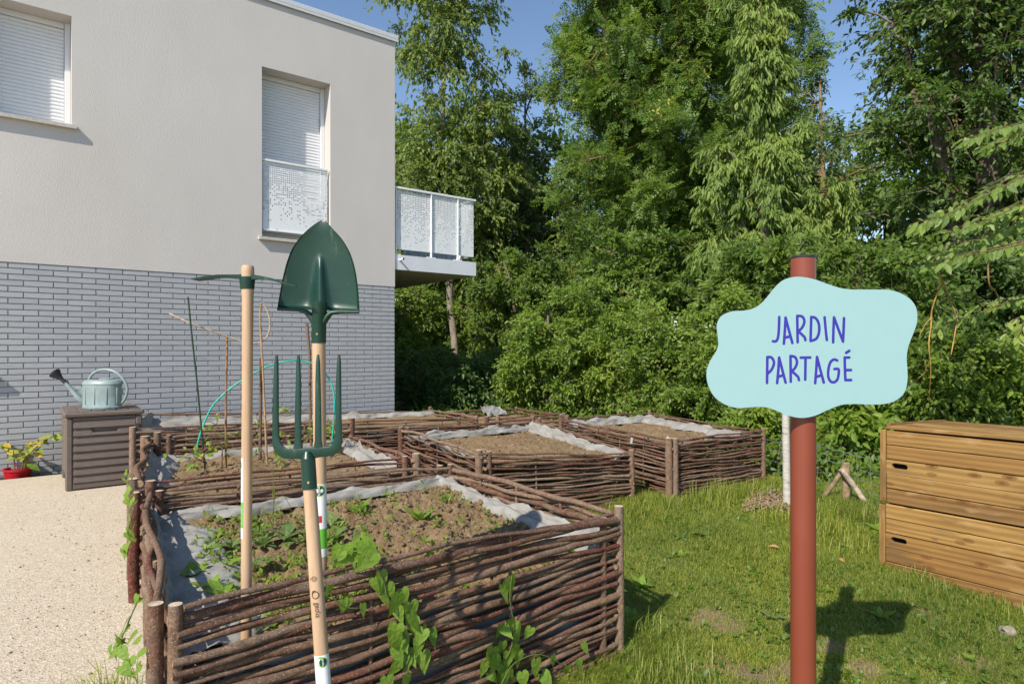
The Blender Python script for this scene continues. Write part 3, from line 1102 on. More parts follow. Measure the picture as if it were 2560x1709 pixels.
def soil_sheet(root, Q, zs, amp, res, seed, mound=(0.5, 0.5, 0.0), fine=0.012):
    """Q four plan corners, zs four heights"""
    mb = MB()
    Q = [V3((q[0], q[1], 0)) for q in Q]

    def fn(u, v):
        p = (Q[0] * (1 - u) + Q[1] * u) * (1 - v) + (Q[3] * (1 - u) + Q[2] * u) * v
        z = (zs[0] * (1 - u) + zs[1] * u) * (1 - v) + (zs[3] * (1 - u) + zs[2] * u) * v
        z += mound[2] * math.exp(-((u - mound[0]) ** 2 + (v - mound[1]) ** 2) * 9)
        z += amp * noise.noise((p.x * 3.2, p.y * 3.2, seed)) + amp * 0.6 * noise.noise((p.x * 8, p.y * 8, seed + 2))
        if fine:
            a = noise.noise((p.x * 24, p.y * 24, seed + 5))
            z += fine * (abs(a) * 1.3 - 0.3) + fine * 0.7 * noise.noise((p.x * 55, p.y * 55, seed + 6))
        return p + V3((0, 0, z))

    mb.grid(fn, res, res)
    o = mb.build('soil', MT['soil'], root, smooth='all')
    return fn


ICO = None


def lumps(name, parent, pts, sizes, mat, seed=1, sq=0.7):
    """many small irregular lumps in one mesh"""
    global ICO
    if ICO is None:
        bm = bmesh.new()
        bmesh.ops.create_icosphere(bm, subdivisions=1, radius=1)
        ICO = (np.array([v.co[:] for v in bm.verts]), np.array([[v.index for v in f.verts] for f in bm.faces]))
        bm.free()
    r = np.random.default_rng(seed)
    T, F = ICO
    n = len(pts)
    P = np.array(pts)
    sc = np.array(sizes)[:, None] * r.uniform(0.55, 1.15, (n, 3))
    sc[:, 2] *= sq
    jit = r.uniform(0.7, 1.25, (n, len(T), 1))
    ang = r.uniform(0, 6.28, n)
    V = T[None] * jit * sc[:, None, :]
    c, s = np.cos(ang)[:, None], np.sin(ang)[:, None]
    x, y = V[..., 0] * c - V[..., 1] * s, V[..., 0] * s + V[..., 1] * c
    V = np.stack([x, y, V[..., 2]], -1) + P[:, None, :]
    FF = (F[None] + (np.arange(n) * len(T))[:, None, None]).reshape(-1, 3)
    return link(name, mesh_np(name, V.reshape(-1, 3), FF, mat), parent, 'stuff')


def inside_q(Q, m=0.06):
    def pick(r):
        u, v = r.uniform(m, 1 - m), r.uniform(m, 1 - m)
        return u, v
    return pick


GB = 'wicker edged raised garden beds'
# ---- bed at the front -------------------------------------------------
FL, FR, BR, BLc = (-1.005, 1.824), (0.474, 2.916), (-0.42, 4.30), (-1.90, 3.28)
bed1 = thing('raised_bed', 'nearest raised bed, loosely woven thick rods, weeds and grey liner inside', 'raised bed', (-0.7, 3.0, -0.1), GB)
woven_wall(bed1, (FL[0] + .032, FL[1] + .026), FR, (0.535, 0.540), (-0.30, -0.15), 36, 0.0128, 0.60, 40, 10, 1, 5, wob=0.011)
woven_wall(bed1, FR, BR, (0.545, 0.470), (-0.15, -0.05), 20, 0.0140, 0.46, 26, 9, 1, 6, wob=0.010)
woven_wall(bed1, BR, BLc, (0.490, 0.535), (0.0, 0.0), 19, 0.0130, 0.46, 30, 9, 1, 7, wob=0.008)
woven_wall(bed1, BLc, FL, (0.535, 0.545), (-0.06, -0.1), 19, 0.0158, 0.50, 40, 10, 1, 8, wob=0.011, ends=(-0.03, 0.01, -0.09, -0.035))
for p, z0, z1, r in (((FL[0] - 0.035, FL[1] + 0.02), -0.4, 0.545, 0.0225), ((FL[0] + 0.022, FL[1] + 0.022), -0.4, 0.542, 0.0205),
                     ((FR[0] + 0.02, FR[1] + 0.012), -0.25, 0.558, 0.0225), ((FR[0] - 0.06, FR[1] - 0.05), -0.25, 0.52, 0.017),
                     ((BR[0], BR[1] - 0.01), -0.1, 0.50, 0.020), ((BR[0] - 0.07, BR[1] - 0.02), -0.1, 0.495, 0.024),
                     ((BLc[0] - 0.02, BLc[1] - 0.06), -0.1, 0.555, 0.026), ((BLc[0] + 0.07, BLc[1] + 0.0), -0.1, 0.55, 0.021)):
    bed_post(bed1, p, z0, z1, r)
ins = 0.035
Q1 = [(FL[0] + 0.03, FL[1] + 0.06), (FR[0] - 0.05, FR[1] + 0.03), (BR[0], BR[1] - 0.07), (BLc[0] + 0.06, BLc[1] - 0.02)]
soil1 = soil_sheet(bed1, Q1, (0.27, 0.30, 0.375, 0.355), 0.050, 150, 3, (0.82, 0.72, 0.03), 0.030)
liner(bed1, BR, BLc, (0.49, 0.52), (0.400, 0.385), 1, 11, drop=0.085, inward=0.045, nu=90)
liner(bed1, FR, BR, (0.54, 0.47), (0.345, 0.400), 1, 13, drop=0.10, inward=0.07, nu=70)
liner(bed1, BLc, FL, (0.535, 0.54), (0.385, 0.30), 1, 17, drop=0.06, inward=0.24, nu=120, t0=0.02, t1=0.92, wr=1.5, nv=40)
# geotextile also lines the inside of the front wall
mb = MB()


def fl_fn(u, v):
    A, B = V3((*FL, 0)), V3((*FR, 0))
    p = A.lerp(B, 0.03 + 0.94 * u)
    inn = -NX
    z = -0.22 + 0.07 * u + v * (0.50 - 0.02 * u + 0.05 * noise.noise((u * 7, 2, 2)))
    return p + inn * (0.045 + 0.014 * noise.noise((u * 14, v * 5, 1)) + 0.008 * noise.noise((u * 40, v * 14, 4))) + V3((0, 0, z))


mb.grid(fl_fn, 60, 14)
mb.build('liner', MT['fabric'], bed1, smooth='all')
rr = random.Random(4)
pts, sz, pts2, sz2 = [], [], [], []
for _ in range(3400):
    u, v = rr.uniform(0.05, 0.96), rr.uniform(0.03, 0.95)
    p = soil1(u, v)
    pts.append(p)
    sz.append(min(0.030, 0.0050 * math.exp(rr.gauss(0.25, 0.65))))
for _ in range(420):
    u, v = rr.uniform(0.08, 0.96), rr.uniform(0.05, 0.95)
    pts2.append(soil1(u, v))
    sz2.append(min(0.016, 0.0042 * math.exp(rr.gauss(0, 0.5))))
lumps('soil_clods', bed1, pts, sz, MT['clod'], 2)
lumps('pebbles', bed1, pts2, sz2, MT['stone'], 3)

# ---- bed with the plant stakes ----------------------------------------
F4, R4, B4, L4 = (-2.10, 3.53), (-0.687, 4.40), (-1.60, 6.20), (-3.04, 5.29)
bed4 = thing('raised_bed', 'raised bed planted with tomato stakes beside the storage box', 'raised bed', (-1.9, 4.9, 0.0), GB)
woven_wall(bed4, F4, R4, (0.545, 0.53), (-0.02, -0.02), 21, 0.0125, 0.42, 30, 9, 1, 15)
woven_wall(bed4, R4, B4, (0.53, 0.43), (0.0, 0.02), 15, 0.0140, 0.40, 24, 8, 1, 16)
woven_wall(bed4, B4, L4, (0.56, 0.545), (0.0, 0.0), 15, 0.0140, 0.42, 30, 8, 1, 17)
woven_wall(bed4, L4, F4, (0.545, 0.55), (0.0, 0.0), 16, 0.0160, 0.38, 26, 9, 1, 18, wob=0.013)
for p, z1, r in (((F4[0] - 0.02, F4[1] - 0.0), 0.56, 0.029), ((F4[0] + 0.07, F4[1] + 0.02), 0.545, 0.028), ((R4[0] + 0.02, R4[1]), 0.555, 0.030), ((R4[0] - 0.05, R4[1] - 0.05), 0.545, 0.022),
                 ((B4[0] + 0.02, B4[1] + 0.02), 0.60, 0.034), ((L4[0] - 0.02, L4[1] - 0.02), 0.555, 0.036), ((L4[0] + 0.06, L4[1] + 0.02), 0.58, 0.028), ((L4[0] + 0.13, L4[1] + 0.07), 0.55, 0.021)):
    bed_post(bed4, p, -0.05, z1, r)
Q4 = [(F4[0] + 0.06, F4[1] + 0.02), (R4[0] - 0.02, R4[1] + 0.06), (B4[0], B4[1] - 0.06), (L4[0] + 0.06, L4[1])]
soil4 = soil_sheet(bed4, Q4, (0.36, 0.37, 0.36, 0.33), 0.035, 80, 23, (0.4, 0.5, 0.03), 0.016)
liner(bed4, B4, L4, (0.44, 0.42), (0.375, 0.35), 1, 31, drop=0.05, inward=0.09, nu=80)
liner(bed4, L4, F4, (0.50, 0.52), (0.36, 0.38), 1, 37, drop=0.04, inward=0.14, nu=60)
liner(bed4, R4, B4, (0.50, 0.43), (0.37, 0.38), 1, 39, drop=0.03, inward=0.10, nu=60, t0=0.15)
pts, sz = [], []
for _ in range(700):
    pts.append(soil4(rr.uniform(0.05, 0.95), rr.uniform(0.05, 0.95)))
    sz.append(min(0.035, 0.009 * math.exp(rr.gauss(0, 0.5))))
lumps('soil_clods', bed4, pts, sz, MT['clod'], 12)

# ---- bed in the middle -------------------------------------------------
F2, R2, B2, L2 = (-0.213, 4.43), (0.945, 5.06), (0.21, 6.50), (-0.99, 5.74)
bed2 = thing('raised_bed', 'middle raised bed of bare soil with a tightly woven front', 'raised bed', (0.0, 5.4, 0.0), GB)
woven_wall(bed2, F2, R2, (0.545, 0.452), (0.02, 0.02), 24, 0.0095, 0.46, 30, 8, 1, 25)
woven_wall(bed2, R2, B2, (0.455, 0.555), (0.02, 0.02), 21, 0.0098, 0.36, 26, 8, 1, 26)
woven_wall(bed2, B2, L2, (0.56, 0.55), (0.0, 0.0), 17, 0.0098, 0.38, 26, 8, 1, 27)
woven_wall(bed2, L2, F2, (0.55, 0.55), (0.0, 0.0), 18, 0.0105, 0.40, 26, 8, 1, 28, wob=0.012)
for p, z1, r in (((F2[0] - 0.02, F2[1] - 0.0), 0.575, 0.027), ((F2[0] + 0.05, F2[1] + 0.03), 0.56, 0.020), ((R2[0] + 0.01, R2[1]), 0.475, 0.024),
                 ((B2[0], B2[1]), 0.585, 0.026), ((B2[0] + 0.07, B2[1] - 0.03), 0.57, 0.02), ((L2[0] - 0.02, L2[1]), 0.575, 0.028), ((L2[0] + 0.04, L2[1] + 0.03), 0.57, 0.02)):
    bed_post(bed2, p, -0.05, z1, r)
Q2 = [(F2[0] + 0.03, F2[1] + 0.06), (R2[0] - 0.05, R2[1] + 0.04), (B2[0], B2[1] - 0.05), (L2[0] + 0.06, L2[1])]
soil2 = soil_sheet(bed2, Q2, (0.43, 0.40, 0.44, 0.44), 0.018, 76, 33, (0.55, 0.45, 0.05), 0.015)
liner(bed2, B2, L2, (0.56, 0.55), (0.47, 0.46), 1, 41, drop=0.05, inward=0.03, nu=70)
liner(bed2, R2, B2, (0.46, 0.55), (0.41, 0.47), 1, 43, drop=0.01, inward=0.045, nu=60)
liner(bed2, L2, F2, (0.53, 0.52), (0.45, 0.44), 1, 45, drop=0.03, inward=0.05, nu=60)
pts, sz = [], []
for _ in range(520):
    pts.append(soil2(rr.uniform(0.05, 0.95), rr.uniform(0.05, 0.95)))
    sz.append(min(0.03, 0.010 * math.exp(rr.gauss(0, 0.45))))
lumps('soil_clods', bed2, pts, sz, MT['clod'], 22)

# ---- bed on the lawn side ----------------------------------------------
F3, R3, B3, L3 = (1.29, 5.13), (2.25, 5.70), (1.57, 7.22), (0.517, 6.64)
bed3 = thing('raised_bed', 'tightly woven raised bed by the wire fence, plant tags in its soil', 'raised bed', (1.4, 6.1, 0.0), GB)
woven_wall(bed3, F3, R3, (0.54, 0.545), (0.05, 0.05), 33, 0.0085, 0.34, 30, 8, 1, 35)
woven_wall(bed3, R3, B3, (0.545, 0.55), (0.05, 0.03), 22, 0.0092, 0.36, 26, 7, 1, 36)
woven_wall(bed3, B3, L3, (0.55, 0.55), (0.0, 0.0), 20, 0.0092, 0.36, 26, 7, 1, 37)
woven_wall(bed3, L3, F3, (0.55, 0.54), (0.02, 0.05), 29, 0.0092, 0.34, 28, 8, 1, 38, wob=0.009)
for p, z1, r in (((F3[0] - 0.025, F3[1] - 0.02), 0.56, 0.030), ((F3[0] + 0.035, F3[1] + 0.0), 0.555, 0.026), ((R3[0] + 0.015, R3[1]), 0.565, 0.022),
                 ((B3[0], B3[1]), 0.58, 0.022), ((L3[0], L3[1]), 0.59, 0.026), ((L3[0] + 0.06, L3[1] - 0.01), 0.58, 0.02)):
    bed_post(bed3, p, -0.02, z1, r)
Q3 = [(F3[0] + 0.0, F3[1] + 0.06), (R3[0] - 0.06, R3[1] + 0.02), (B3[0], B3[1] - 0.06), (L3[0] + 0.05, L3[1])]
soil3 = soil_sheet(bed3, Q3, (0.44, 0.45, 0.45, 0.45), 0.025, 64, 43, (0.35, 0.5, 0.04), 0.015)
liner(bed3, B3, L3, (0.56, 0.56), (0.48, 0.47), 1, 51, drop=0.03, inward=0.05, nu=60)
liner(bed3, R3, B3, (0.54, 0.55), (0.47, 0.48), 1, 53, drop=0.04, inward=0.14, nu=60)
liner(bed3, F3, R3, (0.52, 0.53), (0.46, 0.46), 1, 55, drop=0.02, inward=0.05, nu=50, t0=0.2)
pts, sz = [], []
for _ in range(300):
    pts.append(soil3(rr.uniform(0.05, 0.95), rr.uniform(0.05, 0.95)))
    sz.append(min(0.03, 0.011 * math.exp(rr.gauss(0, 0.4))))
lumps('soil_clods', bed3, pts, sz, MT['clod'], 32)

# ---- bed along the building ---------------------------------------------
F5, R5, B5, L5 = (-3.45, 5.75), (-0.42, 7.45), (-1.15, 8.85), (-4.05, 7.05)
bed5 = thing('raised_bed', 'long raised bed running along the brick base of the building', 'raised bed', (-2.2, 7.2, 0.0), GB)
woven_wall(bed5, F5, R5, (0.56, 0.475), (0.0, 0.0), 19, 0.0105, 0.42, 46, 7, 1, 45)
woven_wall(bed5, R5, B5, (0.475, 0.44), (0.0, 0.0), 11, 0.0135, 0.4, 22, 7, 1, 46)
woven_wall(bed5, B5, L5, (0.40, 0.56), (0.0, 0.0), 13, 0.0135, 0.4, 46, 7, 1, 47)
woven_wall(bed5, L5, F5, (0.56, 0.56), (0.0, 0.0), 12, 0.0135, 0.4, 22, 7, 1, 48)
for p, z1, r in ((R5, 0.49, 0.024), ((R5[0] - 0.2, R5[1] - 0.1), 0.48, 0.02), (F5, 0.57, 0.03), (L5, 0.57, 0.03), (B5, 0.46, 0.024)):
    bed_post(bed5, p, -0.05, z1, r)
soil_sheet(bed5, [(F5[0] + .05, F5[1] + .05), (R5[0] - .04, R5[1] + .04), (B5[0], B5[1] - .05), (L5[0] + .05, L5[1] - .02)], (0.40, 0.38, 0.36, 0.40), 0.02, 50, 61)
liner(bed5, B5, L5, (0.42, 0.56), (0.38, 0.41), 1, 61, drop=0.04, inward=0.10, nu=90)
liner(bed5, F5, R5, (0.56, 0.50), (0.43, 0.38), 1, 63, drop=0.02, inward=0.20, nu=90, t0=0.0, t1=0.45, start=0.0, over=0.0)
liner(bed5, L5, F5, (0.57, 0.57), (0.43, 0.43), 1, 65, drop=-0.01, inward=0.30, nu=50)

# ---- bed farthest back --------------------------------------------------
F6, R6, B6, L6 = (-0.28, 7.00), (0.62, 7.55), (0.06, 9.30), (-0.86, 8.50)
bed6 = thing('raised_bed', 'farthest raised bed, only its low woven rim showing below the trees', 'raised bed', (-0.1, 8.0, 0.0), GB)
woven_wall(bed6, F6, R6, (0.51, 0.50), (0.0, 0.0), 17, 0.0098, 0.36, 26, 7, 1, 55)
woven_wall(bed6, R6, B6, (0.50, 0.40), (0.0, 0.0), 11, 0.0125, 0.4, 24, 7, 1, 56)
woven_wall(bed6, B6, L6, (0.40, 0.43), (0.0, 0.0), 12, 0.0125, 0.4, 26, 7, 1, 57)
woven_wall(bed6, L6, F6, (0.43, 0.50), (0.0, 0.0), 12, 0.0125, 0.4, 24, 7, 1, 58)
for p, z1, r in ((F6, 0.53, 0.026), ((F6[0] + .12, F6[1] + .06), 0.53, 0.024), (R6, 0.51, 0.024), (B6, 0.42, 0.024), (L6, 0.44, 0.024)):
    bed_post(bed6, p, -0.05, z1, r)
soil_sheet(bed6, [F6, R6, B6, L6], (0.36, 0.36, 0.32, 0.32), 0.02, 40, 71)
liner(bed6, B6, L6, (0.42, 0.44), (0.36, 0.36), 1, 71, drop=-0.04, inward=0.08, nu=50, t0=0.25, t1=0.55, over=0.03)
# ------------------------------------------------------------------ lettering helper
def text_mesh(txt, size):
    cu = bpy.data.curves.new('lettering', 'FONT')
    cu.body = txt
    cu.size = size
    cu.align_x = 'CENTER'
    cu.align_y = 'CENTER'
    cu.resolution_u = 4
    o = bpy.data.objects.new('lettering', cu)
    me = bpy.data.meshes.new_from_object(o)
    vs = [v.co.copy() for v in me.vertices]
    fs = [tuple(p.vertices) for p in me.polygons]
    bpy.data.objects.remove(o)
    bpy.data.curves.remove(cu)
    bpy.data.meshes.remove(me)
    return vs, fs


def ribbon(mb, pts, w, org, ux, uz, n, th=0.001, mi=0):
    """brush stroke with round ends: discs joined along a polyline, in the plane ux, uz"""
    P = [(p[0], p[1]) for p in pts]
    left, right = [], []
    k = len(P)
    for i in range(k):
        a, b = P[max(i - 1, 0)], P[min(i + 1, k - 1)]
        t = V3((b[0] - a[0], b[1] - a[1], 0)).normalized()
        nn = V3((-t.y, t.x, 0)) * w / 2
        left.append(V3((*P[i], 0)) + nn)
        right.append(V3((*P[i], 0)) - nn)
    t0 = V3((P[0][0] - P[1][0], P[0][1] - P[1][1], 0)).normalized()
    t1 = V3((P[-1][0] - P[-2][0], P[-1][1] - P[-2][1], 0)).normalized()

    def capa(c, t):
        s = V3((-t.y, t.x, 0))
        return [V3((*c, 0)) + (t * math.cos(a) - s * math.sin(a)) * w / 2 for a in [math.radians(q) for q in (-60, -30, 0, 30, 60)]]
    f0 = capa(P[0], t0)
    f1 = capa(P[-1], t1)
    # one strip of quads plus two fans
    def w3(q, o=0.0):
        return org + ux * q.x + uz * q.y + n * o
    for i in range(k - 1):
        mb.add([w3(left[i], th), w3(left[i + 1], th), w3(right[i + 1], th), w3(right[i], th)], [(0, 1, 2, 3)], mi)
    mb.add([w3(left[0], th)] + [w3(q, th) for q in reversed(f0)] + [w3(right[0], th)], [tuple(range(7))], mi)
    mb.add([w3(right[-1], th)] + [w3(q, th) for q in reversed(f1)] + [w3(left[-1], th)], [tuple(range(7))], mi)


# ------------------------------------------------------------------ sign on its post
SPY = 2.0
sp = at(2008, 869, SPY)
sgn = thing('garden_sign', 'cloud shaped pale aqua sign lettered JARDIN PARTAGÉ on a terracotta post', 'sign', (sp.x, SPY, lz(sp.x, SPY)))
mb = MB()
ptop = at(0, 645, SPY).z
mb.lathe([(0.0375, lz(sp.x, SPY) - 0.2), (0.0375, ptop)], (sp.x, SPY, 0), 40)
mb.build('post', MT['pole'], sgn, smooth=60)
mb = MB()
mb.lathe([(0.0384, ptop - 0.002), (0.0388, ptop), (0.0384, ptop + 0.004), (0.034, ptop + 0.0058), (0.0, ptop + 0.006)], (sp.x, SPY, 0), 40)
mb.build('post_cap', MT['black'], sgn, smooth=60)
z6 = [(265, 600), (298, 540), (370, 508), (450, 502), (520, 488), (580, 452), (630, 397), (680, 335), (740, 284), (810, 263), (880, 264), (960, 280), (1050, 312), (1130, 338), (1210, 351), (1300, 352), (1400, 352), (1490, 356), (1570, 377), (1640, 420), (1680, 475), (1692, 540), (1683, 610), (1655, 685), (1627, 760), (1616, 840), (1621, 920), (1621, 1000), (1604, 1075), (1560, 1128), (1490, 1160), (1400, 1171), (1300, 1168), (1210, 1167), (1140, 1176), (1060, 1206), (980, 1244), (900, 1264), (830, 1263), (760, 1245), (690, 1216), (630, 1194), (560, 1187), (480, 1192), (400, 1194), (320, 1170), (250, 1120), (208, 1050), (190, 970), (200, 900), (230, 840), (261, 790), (275, 740), (268, 670)]
BY = SPY - 0.0375 - 0.018


def z6p(x, y, Y=BY):
    return at(1700 + x / 2.851, 600 + y / 2.851, Y)


out = [z6p(*p) for p in z6]
out = crom(out, 5, closed=True)
mb = MB()
c0 = sum(out, V3()) / len(out)
nb = len(out)
fr = [V3((p.x, BY, p.z)) for p in out]
edge = [c0 + (p - c0) * 1.0 for p in fr]
mb.prism(fr, (0, 0.004, 0))
mb.build('sign_panel', MT['aqua'], sgn, fix=True)
mb = MB()
for zz in (1.36, 1.20):
    mb.box((sp.x, BY + 0.0105, zz), (0.05, 0.0125, 0.03))
mb.build('bracket', MT['pole'], sgn)
letters = {
    'J': [[(707, 548), (704, 640), (697, 697), (683, 720), (662, 720)]],
    'A': [[(740, 738), (747, 640), (752, 552), (775, 640), (800, 732)], [(748, 694), (782, 686)]],
    'R': [[(835, 540), (838, 727)], [(835, 540), (868, 543), (884, 566), (884, 592), (868, 625), (842, 650)], [(846, 652), (872, 676), (888, 693), (893, 712)]],
    'D': [[(935, 548), (930, 718)], [(935, 548), (962, 553), (983, 580), (992, 622), (987, 670), (968, 704), (930, 718)]],
    'I': [[(1030, 550), (1038, 640), (1046, 711)]],
    'N': [[(1091, 728), (1093, 640), (1097, 550), (1130, 640), (1161, 722), (1165, 640), (1168, 556)]],
    'P': [[(620, 1017), (622, 833)], [(622, 833), (650, 835), (668, 862), (666, 892), (650, 925), (625, 950)]],
    'A2': [[(692, 1018), (700, 930), (706, 836), (730, 930), (752, 1014)], [(699, 972), (735, 962)]],
    'R2': [[(787, 825), (789, 1008)], [(787, 825), (818, 832), (832, 858), (831, 884), (816, 914), (792, 937)], [(796, 933), (825, 958), (842, 976), (847, 996)]],
    'T': [[(860, 837), (928, 836)], [(894, 837), (892, 993)]],
    'A3': [[(963, 1018), (970, 930), (976, 832), (1000, 925), (1024, 1014)], [(970, 973), (1004, 963)]],
    'G': [[(1120, 857), (1097, 850), (1073, 868), (1060, 905), (1055, 950), (1060, 985), (1076, 1008), (1100, 1011), (1122, 990), (1131, 945), (1128, 918), (1100, 918)]],
    'E': [[(1206, 836), (1173, 836), (1175, 920), (1178, 996), (1219, 996)], [(1177, 925), (1218, 925)], [(1183, 802), (1206, 788)]],
}
for nm, strokes in letters.items():
    mb = MB()
    off = 0.0004
    for st in strokes:
        st3 = [z6p(*q) for q in st]
        cv = crom(st3, 4) if len(st3) > 2 else st3
        if nm in ('A', 'A2', 'A3', 'N', 'E') and len(st3) > 3:
            cv = st3
            # keep corners sharp but rounded by discs
        for i in range(len(cv) - 1 if nm in ('A', 'A2', 'A3', 'N', 'E') and len(st3) > 3 else 1):
            seg = cv[i:i + 2] if nm in ('A', 'A2', 'A3', 'N', 'E') and len(st3) > 3 else cv
            off += 0.00008
            ribbon(mb, [(q.x, q.z) for q in seg], 0.0083, V3((0, BY, 0)), V3((1, 0, 0)), V3((0, 0, 1)), V3((0, -1, 0)), off)
    lo = mb.build('letter', MT['ink'], sgn)

# ------------------------------------------------------------------ tools
def frame_path(mb, path, rads, n=18, mi=0, capmi=None):
    mb.tube(path, rads, n, mi=mi, capmi=capmi)


def wrap(mb, p0, p1, r, a0, a1, mi=0, n=10):
    """piece of a sleeve round the axis p0-p1, angles measured from the direction of the camera (-Y), positive to +X"""
    ax = (p1 - p0).normalized()
    f = V3((0, -1, 0))
    f = (f - ax * f.dot(ax)).normalized()
    s = V3((1, 0, 0))
    s = (s - ax * s.dot(ax) - f * s.dot(f)).normalized()
    vs = []
    for q in (p0, p1):
        for i in range(n + 1):
            a = a0 + (a1 - a0) * i / n
            vs.append(q + (f * math.cos(a) + s * math.sin(a)) * r)
    mb.add(vs, [(i, i + 1, n + 2 + i, n + 1 + i) for i in range(n)], mi)


def on_handle(vs, c, ax, r, a_off=0.0, rotate=True):
    """bend flat lettering (x right, y up) on to a round handle; text runs down along the axis"""
    f = V3((0, -1, 0))
    f = (f - ax * f.dot(ax)).normalized()
    s = V3((1, 0, 0))
    s = (s - ax * s.dot(ax) - f * s.dot(f)).normalized()
    outv = []
    for v in vs:
        along, across = (v.x, v.y) if rotate else (-v.y, v.x)
        a = across / r + a_off
        outv.append(c - ax * along + (f * math.cos(a) + s * math.sin(a)) * r)
    return outv


def disc(r1, r2, n=20):
    vs = [V3((0, 0, 0))] + [V3((r1 * math.cos(2 * math.pi * i / n), r2 * math.sin(2 * math.pi * i / n), 0)) for i in range(n)]
    return vs, [(0, 1 + i, 1 + (i + 1) % n) for i in range(n)]


def drop_shape(r, corner, n=24):
    """round badge with one square corner"""
    pts = []
    for i in range(n):
        a = 2 * math.pi * i / n
        q = V3((r * math.cos(a), r * math.sin(a), 0))
        d = abs((a - corner + math.pi) % (2 * math.pi) - math.pi)
        if d < math.pi / 4:
            q = V3((math.cos(a), math.sin(a), 0)) * (r / max(math.cos(d), 0.75) if d > 0 else r * 1.33)
            q = V3((math.cos(a), math.sin(a), 0)) * r * (1 + 0.36 * (1 - d / (math.pi / 4)))
        pts.append(q)
    return pts


# digging fork
FY = 1.70
frk = thing('digging_fork', 'dark green four tined digging fork standing handle down before the nearest bed', 'fork', (-0.47, 1.68, lz(-0.47, 1.68)))


def fp(x, y, dy=0.0):
    """fork plane: leans back slightly towards the top"""
    Y = FY - 0.05 + (1709 - y) / 823 * 0.08 + dy
    return at(x, y, Y)


hr = 0.0172
h0, h1 = fp(853, 2330), fp(773, 1200)
mb = MB()
pth = [h0.lerp(h1, t) for t in (0, .2, .4, .6, .75, .88, 0.95, 1)]
mb.tube(pth, [hr * .98, hr * 1.0, hr * 1.02, hr * 1.06, hr * 1.06, hr * 1.04, hr * 1.0, hr], 20)
mb.build('handle', MT['handle'], frk, smooth=60)
mb = MB()
so0, so1 = fp(774, 1221), fp(770, 1145)
mb.tube([so0, so0.lerp(so1, .5), so1], [0.0198, 0.0196, 0.0192], 20, cap=False)
mb.tube([so1, fp(769, 1128)], [0.0192, 0.012], 20)
mb.build('socket', MT['enamel'], frk, smooth=60)
mb = MB()
rv = fp(777, 1202)
mb.lathe([(0.0036, 0), (0.003, 0.0012), (0, 0.0016)], rv + V3((0, -0.0198, 0)), 12, R=Matrix.Rotation(math.radians(90), 3, 'X'))
mb.build('rivet', MT['rodcut'], frk)


def tine(mb, pts, widths, deps, n=8):
    """flat bar of rounded rectangle section along pts"""
    k = len(pts)
    vs = []
    for i in range(k):
        t = (pts[min(i + 1, k - 1)] - pts[max(i - 1, 0)]).normalized()
        u = t.cross(V3((0, -1, 0))).normalized()
        d = V3((0, -1, 0))
        a, b = widths[i] / 2, deps[i] / 2
        c = 0.65
        for x, y in ((-a, -b * c), (-a * c, -b), (a * c, -b), (a, -b * c), (a, b * c), (a * c, b), (-a * c, b), (-a, b * c)):
            vs.append(pts[i] + u * x + d * y)
    fs = []
    for i in range(k - 1):
        for j in range(8):
            j2 = (j + 1) % 8
            fs.append((i * 8 + j, i * 8 + j2, (i + 1) * 8 + j2, (i + 1) * 8 + j))
    fs.append(tuple(reversed(range(8))))
    fs.append(tuple((k - 1) * 8 + j for j in range(8)))
    mb.add(vs, fs)


def bar(x0, x1):
    return (x1 - x0) * FY / FPX


TW = 14.5 * FY / FPX
mb = MB()
# cross bar with the two outer tines as one bent bar
lx, rx, yb = 690, 846, 1132
ol = [fp(691.5, 888), fp(691, 905), fp(690, 960), fp(689, 1040), fp(689.5, 1085)]
corner_l = [fp(691, 1106), fp(698, 1123), fp(713, 1133)]
mid = [fp(740, 1134), fp(770, 1133), fp(800, 1130)]
corner_r = [fp(828, 1127), fp(840, 1118), fp(846, 1100)]
orr = [fp(846.5, 1078), fp(846, 1040), fp(846.5, 960), fp(847.5, 905), fp(847.5, 886)]
pts = ol + corner_l + mid + corner_r + orr
wd = [TW * .35, TW * .62, TW * .85, TW, TW * 1.1, TW * 1.45, TW * 1.75, TW * 1.75, TW * 1.65, TW * 2.0, TW * 1.65, TW * 1.75, TW * 1.75, TW * 1.45, TW * 1.1, TW, TW * .85, TW * .62, TW * .35]
tine(mb, pts, wd, [0.005] + [0.010] * 17 + [0.005])
mb.build('fork_head', MT['enamel'], frk, smooth=50)
for a, b in ((746, 745), (795, 795.5)):
    mb = MB()
    tine(mb, [fp(a, 886), fp(a, 905), fp(a, 960), fp(b, 1040), fp(b, 1100), fp(b, 1118), fp(b, 1130)],
         [TW * .35, TW * .62, TW * .85, TW, TW * 1.1, TW * 1.5, TW * 2.0], [0.005, .0095, .0095, .0095, .0095, .0095, .0085])
    mb.build('tine', MT['enamel'], frk, smooth=50)
# print on the handle
ax = (h1 - h0).normalized()


def hpt(y):
    t = (fp(0, y).z - h0.z) / (h1.z - h0.z)
    return h0.lerp(h1, t)


mb = MB()
rp = hr * 1.06 + 0.0013
vs, fs = text_mesh('geolia', 0.020)
mb.add(on_handle([V3((v.x * 0.82, v.y * 1.0, 0)) for v in vs], hpt(1518), ax, rp, 0.20), fs)
dp = drop_shape(0.0098, math.radians(205))
di = [v * 0.80 for v in drop_shape(0.0098, math.radians(205))]
di = [V3((0.0078 * math.cos(2 * math.pi * i / 24), 0.0078 * math.sin(2 * math.pi * i / 24), 0)) for i in range(24)]
n = len(dp)
rng_v = dp + di
mb.add(on_handle(rng_v, hpt(1481), ax, rp, 0.05), [(i, (i + 1) % n, n + (i + 1) % n, n + i) for i in range(n)])
